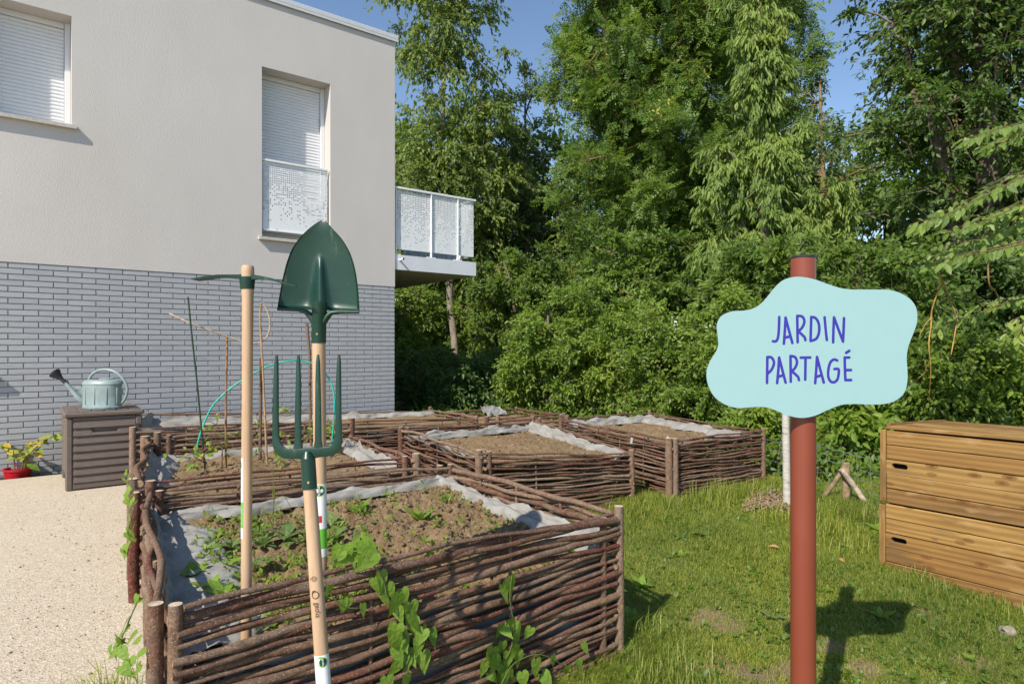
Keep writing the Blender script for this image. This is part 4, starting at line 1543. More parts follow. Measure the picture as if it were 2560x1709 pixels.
# round stamp above
c1 = [V3((0.0066 * math.cos(2 * math.pi * i / 24), 0.0066 * math.sin(2 * math.pi * i / 24), 0)) for i in range(24)]
c2 = [v * 0.82 for v in c1]
mb.add(on_handle(c1 + c2, hpt(1441), ax, rp, 0.03), [(i, (i + 1) % 24, 24 + (i + 1) % 24, 24 + i) for i in range(24)])
vs, fs = text_mesh('%', 0.009)
mb.add(on_handle(vs, hpt(1441), ax, rp, 0.03), fs)
vs, fs = text_mesh('PEFC', 0.0042)
mb.add(on_handle(vs, hpt(1441), ax, rp, -0.52), fs)
mb.build('branded_print', MT['burn'], frk)
mb = MB()
s0, s1 = hpt(1800), hpt(1631)
wrap(mb, s0, s1, hr * 1.06 + 0.0006, -1.75, 1.75, 0, 20)
mb.build('label', MT['label'], frk, smooth=60)
mb = MB()
cc = hpt(1648)
dp = [V3((v.x * 1.0, v.y, 0)) for v in drop_shape(0.0125, math.radians(215))]
mb.add([cc] and on_handle([V3((0, 0, 0))] + dp, cc, ax, hr * 1.06 + 0.0010, 0.38), [(0, 1 + i, 1 + (i + 1) % n) for i in range(n)], 0)
vs, fs = disc(0.0102, 0.0102)
mb.add(on_handle(vs, cc, ax, hr * 1.06 + 0.0014, 0.45), fs, 1)
vs, fs = text_mesh('geolia', 0.0086)
mb.add(on_handle(vs, cc, ax, hr * 1.06 + 0.0018, 0.45), fs, 2)
mb.build('label_badge', [MT['lgreen'], MT['ldark'], MT['label']], frk)

# shovel
SY = 2.16
shv = thing('shovel', 'green pointed round blade shovel standing handle down in the nearest bed', 'shovel', (-0.68, 2.16, 0.3))
z2 = lambda x, y: (400 + x / 2.6133, 540 + y / 2.6133)
left = [(1068, 22), (1030, 40), (985, 72), (925, 128), (868, 205), (832, 290), (806, 385), (785, 490), (766, 604)]
right = [(1068, 22), (1092, 42), (1130, 85), (1188, 150), (1240, 238), (1274, 345), (1292, 460), (1300, 560), (1303, 622)]
nr, ncol = 26, 30
mb = MB()


def interp(lst, t):
    f = t * (len(lst) - 1)
    i = min(int(f), len(lst) - 2)
    a, b = lst[i], lst[i + 1]
    return (a[0] + (b[0] - a[0]) * (f - i), a[1] + (b[1] - a[1]) * (f - i))


Lc = [(p.x, p.y) for p in crom([V3((*q, 0)) for q in left], 6)]
Rc = [(p.x, p.y) for p in crom([V3((*q, 0)) for q in right], 6)]


def blade(u, v):
    t = v ** 1.25 if v < 1 else 1
    l, r = interp(Lc, t), interp(Rc, t)
    x, y = l[0] + (r[0] - l[0]) * u, l[1] + (r[1] - l[1]) * u
    s = 2 * u - 1
    wide = (r[0] - l[0]) / 540
    dish = 0.030 * (1 - s * s) * wide * (0.4 + 0.6 * v)
    # pressed socket ridge growing towards the handle
    cxr = 1045
    hw = 14 + 42 * max(0, (y - 265) / 350)
    q = abs(x - cxr) / hw
    rid = 0.0
    if y > 255:
        rid = 0.034 * min(1, (y - 255) / 60) * (0.45 + 0.55 * min(1, (y - 255) / 350)) * math.exp(-q * q * 1.1)
    lip = 0.010 * max(0, (v - 0.965) / 0.035) ** 2 * (1 if abs(x - cxr) > 60 else 0)
    px, py = z2(x, y)
    return at(px, py, SY + dish - rid - lip + 0.03 * (1 - v))


mb.grid(blade, ncol, nr)
fr_n = len(mb.v)
mb2 = MB()
mb2.v = [tuple(V3(q) + V3((0, 0.0022, 0))) for q in mb.v]
mb2.f = [tuple(reversed(f)) for f in mb.f]
mb2.m = [0] * len(mb.f)
mb.add(mb2.v, mb2.f)
rim = [(0, j) for j in range(nr + 1)] + [(i, nr) for i in range(1, ncol + 1)] + [(ncol, j) for j in range(nr - 1, -1, -1)]
idx = [j * (ncol + 1) + i for i, j in rim]
for a, b in zip(idx[:-1], idx[1:]):
    mb.f.append((a, fr_n + a, fr_n + b, b))
    mb.m.append(0)
mb.build('blade', MT['enamel'], shv, smooth=75)
mb = MB()
q0, q1, q2, q3 = z2(1042, 560), z2(1040, 665), z2(1038, 760), z2(1037, 828)
mb.tube([at(*q0, SY - 0.012), at(*z2(1041, 610), SY - 0.012), at(*q1, SY - 0.004), at(*q2, SY), at(*q3, SY)], [0.026, 0.0255, 0.0245, 0.0243, 0.0242], 22, cap=False)
# shoulders that run from the socket into the tread
for sx, pts in ((-1, [(1015, 700), (985, 655), (950, 622), (900, 612), (768, 607)]), (1, [(1062, 700), (1092, 655), (1120, 630), (1170, 626), (1301, 627)])):
    c = [at(*z2(*p), SY - 0.008) for p in pts]
    mb.tube(c, [0.012, 0.012, 0.009, 0.0062, 0.0055], 8)
mb.build('socket', MT['enamel'], shv, smooth=60)
mb = MB()
rv = at(*z2(1040, 772), SY)
mb.lathe([(0.0036, 0), (0.003, 0.0012), (0, 0.0016)], rv + V3((0, -0.0243, 0)), 12, R=Matrix.Rotation(math.radians(90), 3, 'X'))
mb.build('rivet', MT['rodcut'], shv)
mb = MB()
a0, a1 = at(805, 1700, SY), at(797, 850, SY)
a0 = V3((a0.x, SY, 0.2))
mb.tube([a0, a0.lerp(a1, .4), a0.lerp(a1, .8), a1], [0.0195, 0.0205, 0.0215, 0.0222], 20)
mb.build('handle', MT['handle'], shv, smooth=60)
axs = (a1 - a0).normalized()


def spt(y):
    z = at(0, y, SY).z
    return a0.lerp(a1, (z - a0.z) / (a1.z - a0.z))


mb = MB()
rs = 0.0213
wrap(mb, spt(1318), spt(1207), rs, -1.5, 1.5, 0, 16)
wrap(mb, spt(1367), spt(1318.2), rs, -1.5, 1.5, 1, 16)
wrap(mb, spt(1388), spt(1367.2), rs, -1.5, 1.5, 0, 16)
wrap(mb, spt(1302), spt(1285), rs + 0.0004, -0.3, 0.5, 2, 6)
mb.build('label', [MT['label'], MT['lgreen'], MT['lred']], shv, smooth=60)
mb = MB()
cc = spt(1223)
vs, fs = disc(0.0195, 0.0215)
mb.add(on_handle(vs, cc, axs, rs + 0.0005, 0.1), fs, 0)
vs, fs = disc(0.0160, 0.0178)
mb.add(on_handle(vs, cc, axs, rs + 0.0009, 0.15), fs, 1)
vs, fs = text_mesh('geolia', 0.014)
mb.add(on_handle(vs, cc, axs, rs + 0.0013, 0.15), fs, 2)
mb.build('label_badge', [MT['lgreen'], MT['ldark'], MT['label']], shv)

# mattock
PY = 2.07
pk = thing('mattock', 'slim headed green mattock with pale wooden handle planted upright in the nearest bed', 'mattock', (-0.87, 2.07, 0.3))
b0 = at(615, 1560, PY)
b0.z = 0.22
b1 = at(619.5, 664, PY)
mb = MB()
mb.tube([b0, b0.lerp(b1, .45), b0.lerp(b1, .8), b0.lerp(b1, .925), b0.lerp(b1, .94), b0.lerp(b1, .985), b0.lerp(b1, .996), b1], [0.0172, 0.0168, 0.0172, 0.0182, 0.0196, 0.0200, 0.0195, 0.017], 22)
mb.build('handle', MT['handle'], pk, smooth=60)
mb = MB()
ce = at(618, 706, PY)
mb.lathe([(0.0195, 0.018), (0.0232, 0.018), (0.0242, 0.008), (0.0225, -0.012), (0.0218, -0.0215), (0.0195, -0.0215), (0.0192, 0.018)], ce, 24)
for pts, wx in (([(545, 404), (505, 400), (440, 396), (390, 396), (330, 403), (280, 411), (230, 417)], [.026, .022, .026, .036, .046, .052, .055]),
                ([(598, 406), (635, 403), (690, 408), (740, 418), (790, 433), (850, 450), (890, 460)], [.026, .024, .024, .022, .020, .016, .010])):
    k = len(pts)
    vs = []
    for i, p in enumerate(pts):
        c = at(*z2(*p), PY - 0.02 * i / k)
        th = [0.011, 0.008, 0.0058, 0.005, 0.0042, 0.0032, 0.0022][i]
        tw = [0.014, 0.0085, 0.006, 0.005, 0.004, 0.003, 0.002][i]
        w2 = wx[i] / 2
        vs += [c + V3((0, -w2, -th * .6)), c + V3((0, w2, -th * .6)), c + V3((0, w2, th)), c + V3((0, -w2, th))]
    fs = []
    for i in range(k - 1):
        for j in range(4):
            j2 = (j + 1) % 4
            fs.append((i * 4 + j, i * 4 + j2, i * 4 + 4 + j2, i * 4 + 4 + j))
    fs += [(3, 2, 1, 0), tuple((k - 1) * 4 + j for j in range(4))]
    mb.add(vs, fs)
mb.build('mattock_head', MT['enamel'], pk, smooth=35, fix=True)
axp = (b1 - b0).normalized()


def ppt(y):
    z = at(0, y, PY).z
    return b0.lerp(b1, (z - b0.z) / (b1.z - b0.z))


mb = MB()
rp = 0.0176
wrap(mb, ppt(1252), ppt(1143), rp, -1.6, -0.28, 0, 12)
wrap(mb, ppt(1316), ppt(1252.2), rp, -1.6, -0.28, 1, 12)
wrap(mb, ppt(1343), ppt(1316.2), rp, -1.6, -0.28, 0, 12)
wrap(mb, ppt(1244), ppt(1226), rp + .0004, -1.6, -1.25, 2, 5)
for i, y in enumerate((1280, 1300)):
    for q in range(5):
        wrap(mb, ppt(y + 9), ppt(y - 16), rp + 0.0005, -1.3 + q * 0.22, -1.27 + q * 0.22, 0, 1)
mb.build('label', [MT['label'], MT['lgreen'], MT['lred']], pk, smooth=60)
mb = MB()
vs, fs = disc(0.0150, 0.012)
mb.add(on_handle(vs, ppt(1161), axp, rp + 0.0005, -1.35), fs, 0)
vs, fs = disc(0.0120, 0.0095)
mb.add(on_handle(vs, ppt(1160), axp, rp + 0.0009, -1.38), fs, 1)
mb.build('label_badge', [MT['lgreen'], MT['ldark']], pk)

# ------------------------------------------------------------------ plant stakes and the hoop
def stick(name, label, cat, pts, rad, mat, n=8, nodes=False, group=None):
    t = MB()
    c = crom(pts, 4) if len(pts) > 2 else [V3(pts[0]).lerp(V3(pts[1]), i / 10) for i in range(11)]
    k = len(c)
    r = [rad[0] + (rad[1] - rad[0]) * i / (k - 1) for i in range(k)]
    if nodes:
        c2, r2 = [], []
        for i in range(k - 1):
            c2 += [c[i], c[i].lerp(c[i + 1], .06), c[i].lerp(c[i + 1], .12)]
            r2 += [r[i], r[i] * (1.22 if i % 2 == 0 else 1.0), r[i]]
        c, r = c2 + [c[-1]], r2 + [r[-1]]
    t.tube(c, r, n, capmi=1)
    o = t.build(name, [mat, MT['rodcut']], None, smooth=60)
    tag(o, label, cat, group)
    return o


def zz2(x, y, Y):
    return at(*z2(x, y), Y)


stick('plant_stake', 'thin dark green coated stake leaning in the staked bed', 'stake',
      [at(514, 1185, 4.67), zz2(245, 1120, 4.67), zz2(210, 800, 4.67), zz2(183, 528, 4.67)], (0.0065, 0.0062), MT['gstake'], nodes=True)
stick('bamboo_cane', 'brown jointed cane standing left of the mattock handle', 'cane',
      [at(565, 1172, 4.84), zz2(430, 1330, 4.84), zz2(434, 1000, 4.84), zz2(438, 860, 4.84), zz2(437, 790, 4.84)], (0.0085, 0.0085), MT['bamboo'], nodes=True)
stick('withe_stake', 'peeled slender stake whose top meets the bent twig', 'stake',
      [at(668, 1165, 4.95), zz2(690, 1400, 4.95), zz2(672, 1000, 4.95), zz2(655, 700, 4.95), zz2(658, 590, 4.95), zz2(668, 565, 4.95)], (0.0095, 0.006), MT['withe'])
stick('bent_twig', 'pale long twig tied across the stakes and curled into a loop', 'twig',
      [zz2(60, 635, 4.72), zz2(190, 695, 4.72), zz2(320, 745, 4.78), zz2(440, 788, 4.84), zz2(540, 818, 4.88), zz2(620, 832, 4.93), zz2(675, 815, 4.97), zz2(708, 770, 4.98), zz2(719, 700, 4.98), zz2(706, 630, 4.97), zz2(680, 580, 4.96), zz2(664, 566, 4.96)],
      (0.0055, 0.0082), MT['palerod'])
stick('short_stake', 'short dark bark covered stick behind the peeled stake', 'stake',
      [at(650, 1150, 5.2), zz2(657, 1250, 5.2), zz2(660, 1050, 5.2), zz2(656, 925, 5.2)], (0.014, 0.0125), MT['oldrod'])
stick('rough_stake', 'rough bark covered stake rising just left of the shovel socket', 'stake',
      [at(778, 1115, 5.6), zz2(981, 1200, 5.6), zz2(980, 950, 5.6), zz2(968, 800, 5.6), zz2(960, 702, 5.6)], (0.0125, 0.014), MT['oldrod'], n=7)
hp = [(235, 1590, 5.10), (243, 1500, 5.1), (275, 1390, 5.12), (340, 1245, 5.15), (440, 1142, 5.2), (545, 1066, 5.25), (640, 1012, 5.3), (740, 968, 5.35), (850, 946, 5.4), (940, 948, 5.45), (1020, 975, 5.48), (1085, 1035, 5.5), (1125, 1110, 5.5), (1140, 1200, 5.5), (1136, 1300, 5.5), (1128, 1420, 5.5), (1112, 1560, 5.5)]
stick('hoop', 'turquoise plastic tube bent into a hoop over the staked bed', 'hoop', [zz2(*p) for p in hp], (0.0072, 0.0072), MT['hose'], n=10)

# ------------------------------------------------------------------ storage box and watering can
BX = V3((-4.0, 5.66, 0))
Rz4 = Matrix(((DX.x, -NX.x, 0), (DX.y, -NX.y, 0), (0, 0, 1)))    # x along wall, y away from camera


def bxp(x, y, z):
    return BX + DX * x - NX * y + V3((0, 0, z))


sb = thing('storage_box', 'taupe slatted resin garden box with a closed lid on the terrace', 'storage box', BX)
bw, bd, bh = 0.60, 0.80, 0.655
mb = MB()
for x in (0.028, bw - 0.028):
    for y in (0.03, bd - 0.03):
        mb = MB()
        mb.box(bxp(x, y, bh / 2), (0.056, 0.06, bh), Rz4, ch=0.012)
        mb.build('corner_post', MT['boxp'], sb)
mb = MB()
mb.box(bxp(bw / 2, bd / 2, bh / 2 + 0.02), (bw - 0.06, bd - 0.06, bh - 0.06), Rz4)
mb.build('shell', MT['boxp'], sb)
mb = MB()
mb.box(bxp(bw / 2, 0.018, 0.038), (bw - 0.11, 0.03, 0.05), Rz4, ch=0.004)
mb.box(bxp(bw / 2, 0.018, bh - 0.012), (bw - 0.11, 0.03, 0.022), Rz4, ch=0.004)
mb.build('rail', MT['boxp'], sb)
ns = 8
ph = (bh - 0.09) / ns


def slat(hole):
    m = MB()
    L = bw - 0.114
    # sloping louvre: bottom edge proud
    a, b, c, d = (0.012, ph / 2), (-0.004, -ph / 2 + 0.006), (0.004, -ph / 2 + 0.001), (0.03, ph / 2)
    if not hole:
        m.prism([V3((-L / 2, y, z)) for y, z in (a, b, c, d)], (L, 0, 0))
    else:
        g = 0.115
        m.prism([V3((-L / 2, y, z)) for y, z in (a, b, c, d)], (L / 2 - g, 0, 0))
        m.prism([V3((g, y, z)) for y, z in (a, b, c, d)], (L / 2 - g, 0, 0))
        # lower lip under the hand hole, with slanted ends
        zc = 0.006
        yf = lambda z: a[0] + (b[0] - a[0]) * (ph / 2 - z) / (ph - 0.006)
        m.prism([V3((-g, yf(-ph / 2 + .006), -ph / 2 + .006)), V3((g, yf(-ph / 2 + .006), -ph / 2 + .006)), V3((g, yf(ph / 2), ph / 2)), V3((g - 0.022, yf(zc), zc - 0.012)), V3((-g + 0.022, yf(zc), zc - 0.012)), V3((-g, yf(ph / 2), ph / 2))], (0, 0.006, 0))
    return m.mesh('slat', MT['boxp'], fix=True)


sm_, sh_ = slat(False), slat(True)
for i in range(ns):
    o = link('slat', sh_ if i == 1 else sm_, sb)
    o.matrix_basis = Matrix.Translation(bxp(bw / 2, 0.0, bh - 0.027 - ph * (i + 0.5))) @ Rz4.to_4x4()
mb = MB()
mb.box(bxp(bw / 2, 0.033, bh - 0.027 - ph * 1.35), (0.25, 0.004, ph), Rz4)
mb.build('hand_hole_shade', MT['dark'], sb)  # dark plate stands in for the shade inside the hand hole
for i in range(7):
    o = link('slat', sm_, sb)
    R = Matrix(((NX.x, DX.x, 0), (NX.y, DX.y, 0), (0, 0, 1))).to_4x4()
    o.matrix_basis = Matrix.Translation(bxp(0.008, bd / 2, bh - 0.04 - ph * (i + 0.5))) @ R @ Matrix.Scale((bd - .13) / (bw - .114), 4, (1, 0, 0))
lid = MB()
lid.box(bxp(bw / 2, bd / 2, bh + 0.028), (bw + 0.03, bd + 0.03, 0.046), Rz4, ch=0.014)
lo = lid.build('lid', MT['boxp'], sb)
mb = MB()
nb_ = 6
for i in range(nb_):
    wv = (bw - 0.02) / nb_
    mb.box(bxp(0.01 + wv * (i + 0.5), bd / 2, bh + 0.0535), (wv - 0.012, bd - 0.05, 0.008), Rz4, ch=0.003)
mb.build('lid_rib', MT['boxp'], lo)
LT = bh + 0.0585
# can
wc0 = at(256, 1010, 6.0)
wc0.z = LT
wc = thing('watering_can', 'grey green oval watering can with black rose on the storage box', 'watering can', wc0)


def wcp(x, y, z):
    return wc0 + V3((x, y, z))


mb = MB()
kx, ky = 1.0, 0.66
prof = [(0.0, 0.0), (0.168, 0.0), (0.176, 0.006), (0.178, 0.022), (0.172, 0.028), (0.172, 0.150), (0.174, 0.228), (0.180, 0.232), (0.180, 0.240), (0.174, 0.246), (0.170, 0.258), (0.150, 0.272), (0.110, 0.278), (0.055, 0.277)]
mb.lathe(prof, wc0, 40, sx=kx, sy=ky)
mb.build('body', MT['can'], wc, smooth=40)
mb = MB()
mb.lathe([(0.062, 0.272), (0.066, 0.284), (0.058, 0.290), (0.050, 0.284), (0.048, 0.26), (0, 0.25)], wcp(0.04, 0, 0), 24, mi=0)
mb.build('filler_neck', [MT['can']], wc, smooth=40)
mb = MB()
mb.lathe([(0.0, 0.2845), (0.050, 0.2845)], wcp(0.04, 0, 0), 24)
mb.build('filler_shade_disc', MT['black'], wc)  # flat black disc paints the shade inside the filler neck
mb = MB()
for a in [-125, -90, -55, -20, 200]:
    ca, sa = math.cos(math.radians(a)), math.sin(math.radians(a))
    p = V3((0.173 * ca * kx, 0.173 * sa * ky, 0))
    mb.tube([wc0 + p + V3((0, 0, 0.045)), wc0 + p + V3((0, 0, 0.05)), wc0 + p * 1.004 + V3((0, 0, 0.20)), wc0 + p + V3((0, 0, 0.205))], [0.002, 0.005, 0.005, 0.002], 8)
mb.build('rib', MT['can'], wc, smooth=60)
mb = MB()
hpts = [(-0.135, 0.255), (-0.115, 0.30), (-0.07, 0.345), (0.0, 0.368), (0.08, 0.362), (0.155, 0.325), (0.21, 0.262), (0.235, 0.19), (0.225, 0.12), (0.198, 0.07), (0.168, 0.05)]
mb.tube(crom([wcp(x, 0, z) for x, z in hpts], 5), 0.0125, 10)
mb.build('handle', MT['can'], wc, smooth=60)
mb = MB()
sp0 = [(-0.160, 0.050), (-0.20, 0.098), (-0.26, 0.175), (-0.315, 0.245)]
mb.tube(crom([wcp(x, -0.02 * (i > 0) - 0.01 * i, z) for i, (x, z) in enumerate(sp0)], 4), [0.034, 0.032, 0.030, 0.028, 0.026, 0.024, 0.022, 0.021, 0.020, 0.019, 0.018, 0.017, 0.0165], 14)
mb.build('spout', MT['can'], wc, smooth=60)
mb = MB()
mb.prism([wcp(-0.175, -0.012, 0.205), wcp(-0.24, -0.03, 0.212), wcp(-0.225, -0.03, 0.195), wcp(-0.168, -0.012, 0.118)], (0, 0.008, 0))
mb.build('spout_web', MT['can'], wc, fix=True)
mb = MB()
e = wcp(-0.318, -0.042, 0.248)
dd = V3((-0.62, -0.12, 0.62)).normalized()
uu, vv = frame(dd)
Rr = Matrix((uu, vv, dd)).transposed()
mb.lathe([(0.019, -0.02), (0.019, 0.02), (0.0175, 0.035), (0.019, 0.055), (0.030, 0.085), (0.046, 0.115), (0.052, 0.128), (0.052, 0.134), (0.044, 0.142), (0.022, 0.147), (0, 0.149)], e, 22, R=Rr)
mb.build('rose', MT['black'], wc, smooth=40)

# ------------------------------------------------------------------ wooden compost bin
CB = V3((2.292, 3.895, 0))
CT = 0.785                          # top of the boards
RC = Matrix(((NX.x, DX.x, 0), (NX.y, DX.y, 0), (0, 0, 1)))   # x along the front (towards the camera), y along the side


def cbp(x, y, z):
    return CB + NX * x + DX * y + V3((0, 0, z))


cb = thing('compost_bin', 'two tier wooden plank compost bin with a slightly raised lid', 'compost bin', (CB.x + 0.3, CB.y, -0.1))
cw, cdp, pp = 1.10, 0.92, 0.0885


def plank(L, hgt, th, hole=None, seed=0):
    """plank along X centred at the origin; optional stadium hole (x0, x1, z0, z1)"""
    m = MB()
    c = 0.004
    if hole is None:
        m.box((0, 0, 0), (L, th, hgt), ch=c)
    else:
        x0, x1, z0, z1 = hole
        r = (z1 - z0) / 2
        zc = (z0 + z1) / 2
        for sgn_ in (1, -1):
            arc = [V3((x0 + r - r * math.cos(t), -th / 2, zc + sgn_ * r * math.sin(t))) for t in [math.pi / 2 * i / 5 for i in range(6)]]
            arc += [V3((x1 - r + r * math.sin(t), -th / 2, zc + sgn_ * r * math.cos(t))) for t in [math.pi / 2 * i / 5 for i in range(6)]]
            poly = [V3((-L / 2, -th / 2, zc))] + arc + [V3((L / 2, -th / 2, zc)), V3((L / 2, -th / 2, sgn_ * hgt / 2)), V3((-L / 2, -th / 2, sgn_ * hgt / 2))]
            m.prism(poly, (0, th, 0))
    return m.mesh('plank', MT['plank'], fix=True)


pl = plank(cw, pp - 0.0035, 0.020)
plh = plank(cw, pp - 0.0035, 0.020, (-cw / 2 + 0.030, -cw / 2 + 0.118, -0.006, 0.026))
zt = CT
rr = random.Random(12)
for i in range(11):
    gap = 0.007 if i >= 5 else 0
    zc = CT - pp * (i + 0.5) - gap
    o = link('plank', plh if i in (2, 7) else pl, cb)
    dxs = -0.010 if i >= 5 else 0
    o.matrix_basis = Matrix.Translation(cbp(cw / 2 + 0.018 + dxs * 0.5, rr.gauss(0, 0.0012), zc)) @ RC.to_4x4() @ Matrix.Rotation(rr.gauss(0, 0.0012), 4, 'Y')
ps = plank(cdp - 0.05, pp - 0.004, 0.020)
for i in range(10):
    for x in (0.03, cw - 0.03):
        o = link('plank', ps, cb)
        R = Matrix(((DX.x, -NX.x, 0), (DX.y, -NX.y, 0), (0, 0, 1))).to_4x4()
        o.matrix_basis = Matrix.Translation(cbp(x, cdp / 2, CT - 0.045 - pp * (i + 0.5))) @ R
for i in range(10):
    o = link('plank', pl, cb)
    o.matrix_basis = Matrix.Translation(cbp(cw / 2, cdp, CT - 0.045 - pp * (i + 0.5))) @ RC.to_4x4()
hb = pp * 5 - 0.004
vm = {}
for tier in range(2):
    zc = CT - hb / 2 - tier * (hb + 0.02)
    m = MB()
    m.box((0, 0, 0), (hb + (0.08 if tier else 0), 0.045, 0.034), ch=0.003)
    me = m.mesh('corner_batten', MT['plank'])
    for x, y in ((0.0 - 0.006 * tier, 0.006), (cw + 0.03, 0.006)):
        o = link('corner_batten', me, cb)
        # local X runs up
        R = Matrix(((0, DX.x, NX.x), (0, DX.y, NX.y), (1, 0, 0))).to_4x4()
        o.matrix_basis = Matrix.Translation(cbp(x, y, zc - (0.04 if tier else 0))) @ R
lidz = CT + 0.024
ld = MB()
nl = 7
lp = cdp / nl
lm = MB()
lm.box((0, 0, 0), (cw + 0.02, lp - 0.004, 0.022), ch=0.003)
lme = lm.mesh('lid_plank', MT['plank'])
RL = Matrix.Rotation(math.radians(-0.35), 4, 'Y')
for i in range(nl):
    o = link('lid_plank', lme, cb)
    o.matrix_basis = Matrix.Translation(cbp(cw / 2 + 0.045, lp * (i + 0.5) - 0.004, lidz - 0.042 * (i + 0.5) / nl + rr.gauss(0, 0.0008))) @ RC.to_4x4() @ RL
mb = MB()
mb.box(cbp(0.026, cdp / 2 - 0.004, lidz - 0.019), (0.022, cdp + 0.003, 0.036), RC @ Matrix.Rotation(math.radians(-2.6), 3, 'X'), ch=0.003)
mb.build('lid_batten', MT['plank'], cb)
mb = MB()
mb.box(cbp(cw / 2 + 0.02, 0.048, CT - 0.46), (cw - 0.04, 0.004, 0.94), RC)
mb.build('inside_shade_sheet', MT['dark'], cb)  # near-black sheet behind the boards stands in for shade inside the bin

# ------------------------------------------------------------------ wire fence, its stake and the birch post
fA, fB = V3((2.37, 5.95, 0)), V3((3.6, 3.45, 0))
fen = thing('wire_fence', 'low galvanised wire mesh fence in front of the shrubs', 'fence', (2.7, 5.1, 0))
fd = fB - fA
for h in (0.37, 0.26, 0.165, 0.085, 0.02):
    mb = MB()
    pts = []
    for i in range(25):
        p = fA + fd * (i / 24)
        p.z = lz(p.x, p.y) + h + 0.012 * math.sin(i * 0.9 + h * 9)
        pts.append(p)
    mb.tube(pts, 0.0016 if h < .3 else 0.0022, 4, cap=False)
    mb.build('strand', MT['wire'], fen)
for i in range(22):
    mb = MB()
    t = (i + 0.4) / 22
    p = fA + fd * t
    z = lz(p.x, p.y)
    mb.tube([p + V3((0.004, 0, z + 0.01)), p + V3((random.gauss(0, .01), 0, z + 0.2)), p + V3((random.gauss(0, .012), 0, z + 0.375))], 0.0015, 4, cap=False)
    mb.build('tie_wire', MT['wire'], fen)
fs_ = thing('fence_post', 'short wooden fence post propped by two leaning braces', 'fence post', (2.7, 5.1, -0.02))


def brace(name, a, b, r, mat, flat=0.8):
    m = MB()
    a, b = V3(a), V3(b)
    pts = [a.lerp(b, t) + V3((random.gauss(0, .004), random.gauss(0, .004), 0)) for t in (0, .25, .5, .75, 1)]
    m.tube(pts, [r, r * 1.04, r * .97, r * 1.02, r * .95], 9, capmi=1)
    m.build(name, [mat, MT['rodcut']], fs_, smooth=50)


FYY = 5.12
brace('stake', at(2114, 1300, FYY), at(2116, 1156, FYY), 0.031, MT['fwood'])
brace('brace', at(2040, 1266, FYY + 0.12), at(2104, 1181, FYY - 0.02), 0.019, MT['fwood'])
brace('brace', at(2194, 1296, FYY - 0.12), at(2104, 1172, FYY - 0.06), 0.022, MT['peel'])
bt = thing('birch_sapling', 'white barked slim trunk rising just behind the sign post', 'tree', at(1967, 1258, 5.05))
mb = MB()
mb.tube([at(1968, 1275, 5.05), at(1966, 1150, 5.05), at(1964, 1040, 5.05), at(1968, 900, 5.06), at(1972, 800, 5.08), at(1974, 720, 5.1)], [0.031, 0.029, 0.028, 0.024, 0.018, 0.010], 12)
mb.build('trunk', MT['birch'], bt, smooth=60)
# ------------------------------------------------------------------ foliage machinery
def nrm(a):
    return a / np.maximum(np.linalg.norm(a, axis=-1, keepdims=True), 1e-9)


def T_diam(w=0.25):
    return np.array([(0, 0, 0), (.42, w, .05), (1, 0, -.10), (.42, -w, .05)]), np.array([(0, 2, 1), (0, 3, 2)])


def T_six(w=0.21):
    V = np.array([(0, 0, 0), (.28, w * .95, .05), (.66, w * .85, .03), (1, 0, -.10), (.66, -w * .85, .03), (.28, -w * .95, .05), (.5, 0, -.015)])
    F = np.array([(0, 6, 1), (1, 6, 2), (2, 6, 3), (0, 5, 6), (5, 4, 6), (4, 3, 6)])
    return V, F


def T_pinn(pairs=5, ll=0.30, lw=0.055, ang=58, droop=0.18):
    V, F = [], []

    def lf(b, d, L):
        k = len(V)
        n = np.array((-d[1], d[0], 0)) * lw
        m = b + d * L * .45
        t = b + d * L + np.array((0, 0, -0.10 * L))
        V.extend([b, m + n + (0, 0, .01), t, m - n + (0, 0, .01)])
        F.extend([(k, k + 2, k + 1), (k, k + 3, k + 2)])
    for i in range(pairs):
        t = 0.22 + 0.68 * i / (pairs - 1)
        b = np.array((t, 0, -droop * t * t))
        a = math.radians(ang - 10 * i / pairs)
        L = ll * (0.8 + 0.4 * math.sin(math.pi * (i + .7) / pairs))
        for s in (1, -1):
            lf(b, np.array((math.cos(a), s * math.sin(a), -0.12)), L)
    lf(np.array((.88, 0, -droop * .8)), np.array((.95, 0, -.3)), ll)
    return np.array(V), np.array(F)


def leaves_mesh(name, P, D, N, Sz, tmpl, mat):
    T, F = tmpl
    D = nrm(D)
    B = nrm(np.cross(N, D))
    N = np.cross(D, B)
    V = P[:, None, :] + Sz[:, None, None] * (T[None, :, 0:1] * D[:, None, :] + T[None, :, 1:2] * B[:, None, :] + T[None, :, 2:3] * N[:, None, :])
    FF = F[None] + (np.arange(len(P)) * len(T))[:, None, None]
    return mesh_np(name, V.reshape(-1, 3), FF.reshape(-1, 3), mat)


def prisms(A, B, ra, rb):
    """three sided thin twigs from A to B"""
    d = nrm(B - A)
    up = np.where(np.abs(d[:, 2:3]) > 0.9, np.array([[1., 0, 0]]), np.array([[0., 0, 1.]]))
    u = nrm(np.cross(d, up))
    v = np.cross(d, u)
    ring = [(math.cos(a), math.sin(a)) for a in (0, 2.0944, 4.18879)]
    V = np.stack([A + (u * c + v * s) * ra[:, None] for c, s in ring] + [B + (u * c + v * s) * rb[:, None] for c, s in ring], 1)
    F = np.array([(0, 1, 4), (0, 4, 3), (1, 2, 5), (1, 5, 4), (2, 0, 3), (2, 3, 5)])
    FF = F[None] + (np.arange(len(A)) * 6)[:, None, None]
    return V.reshape(-1, 3), FF.reshape(-1, 3)


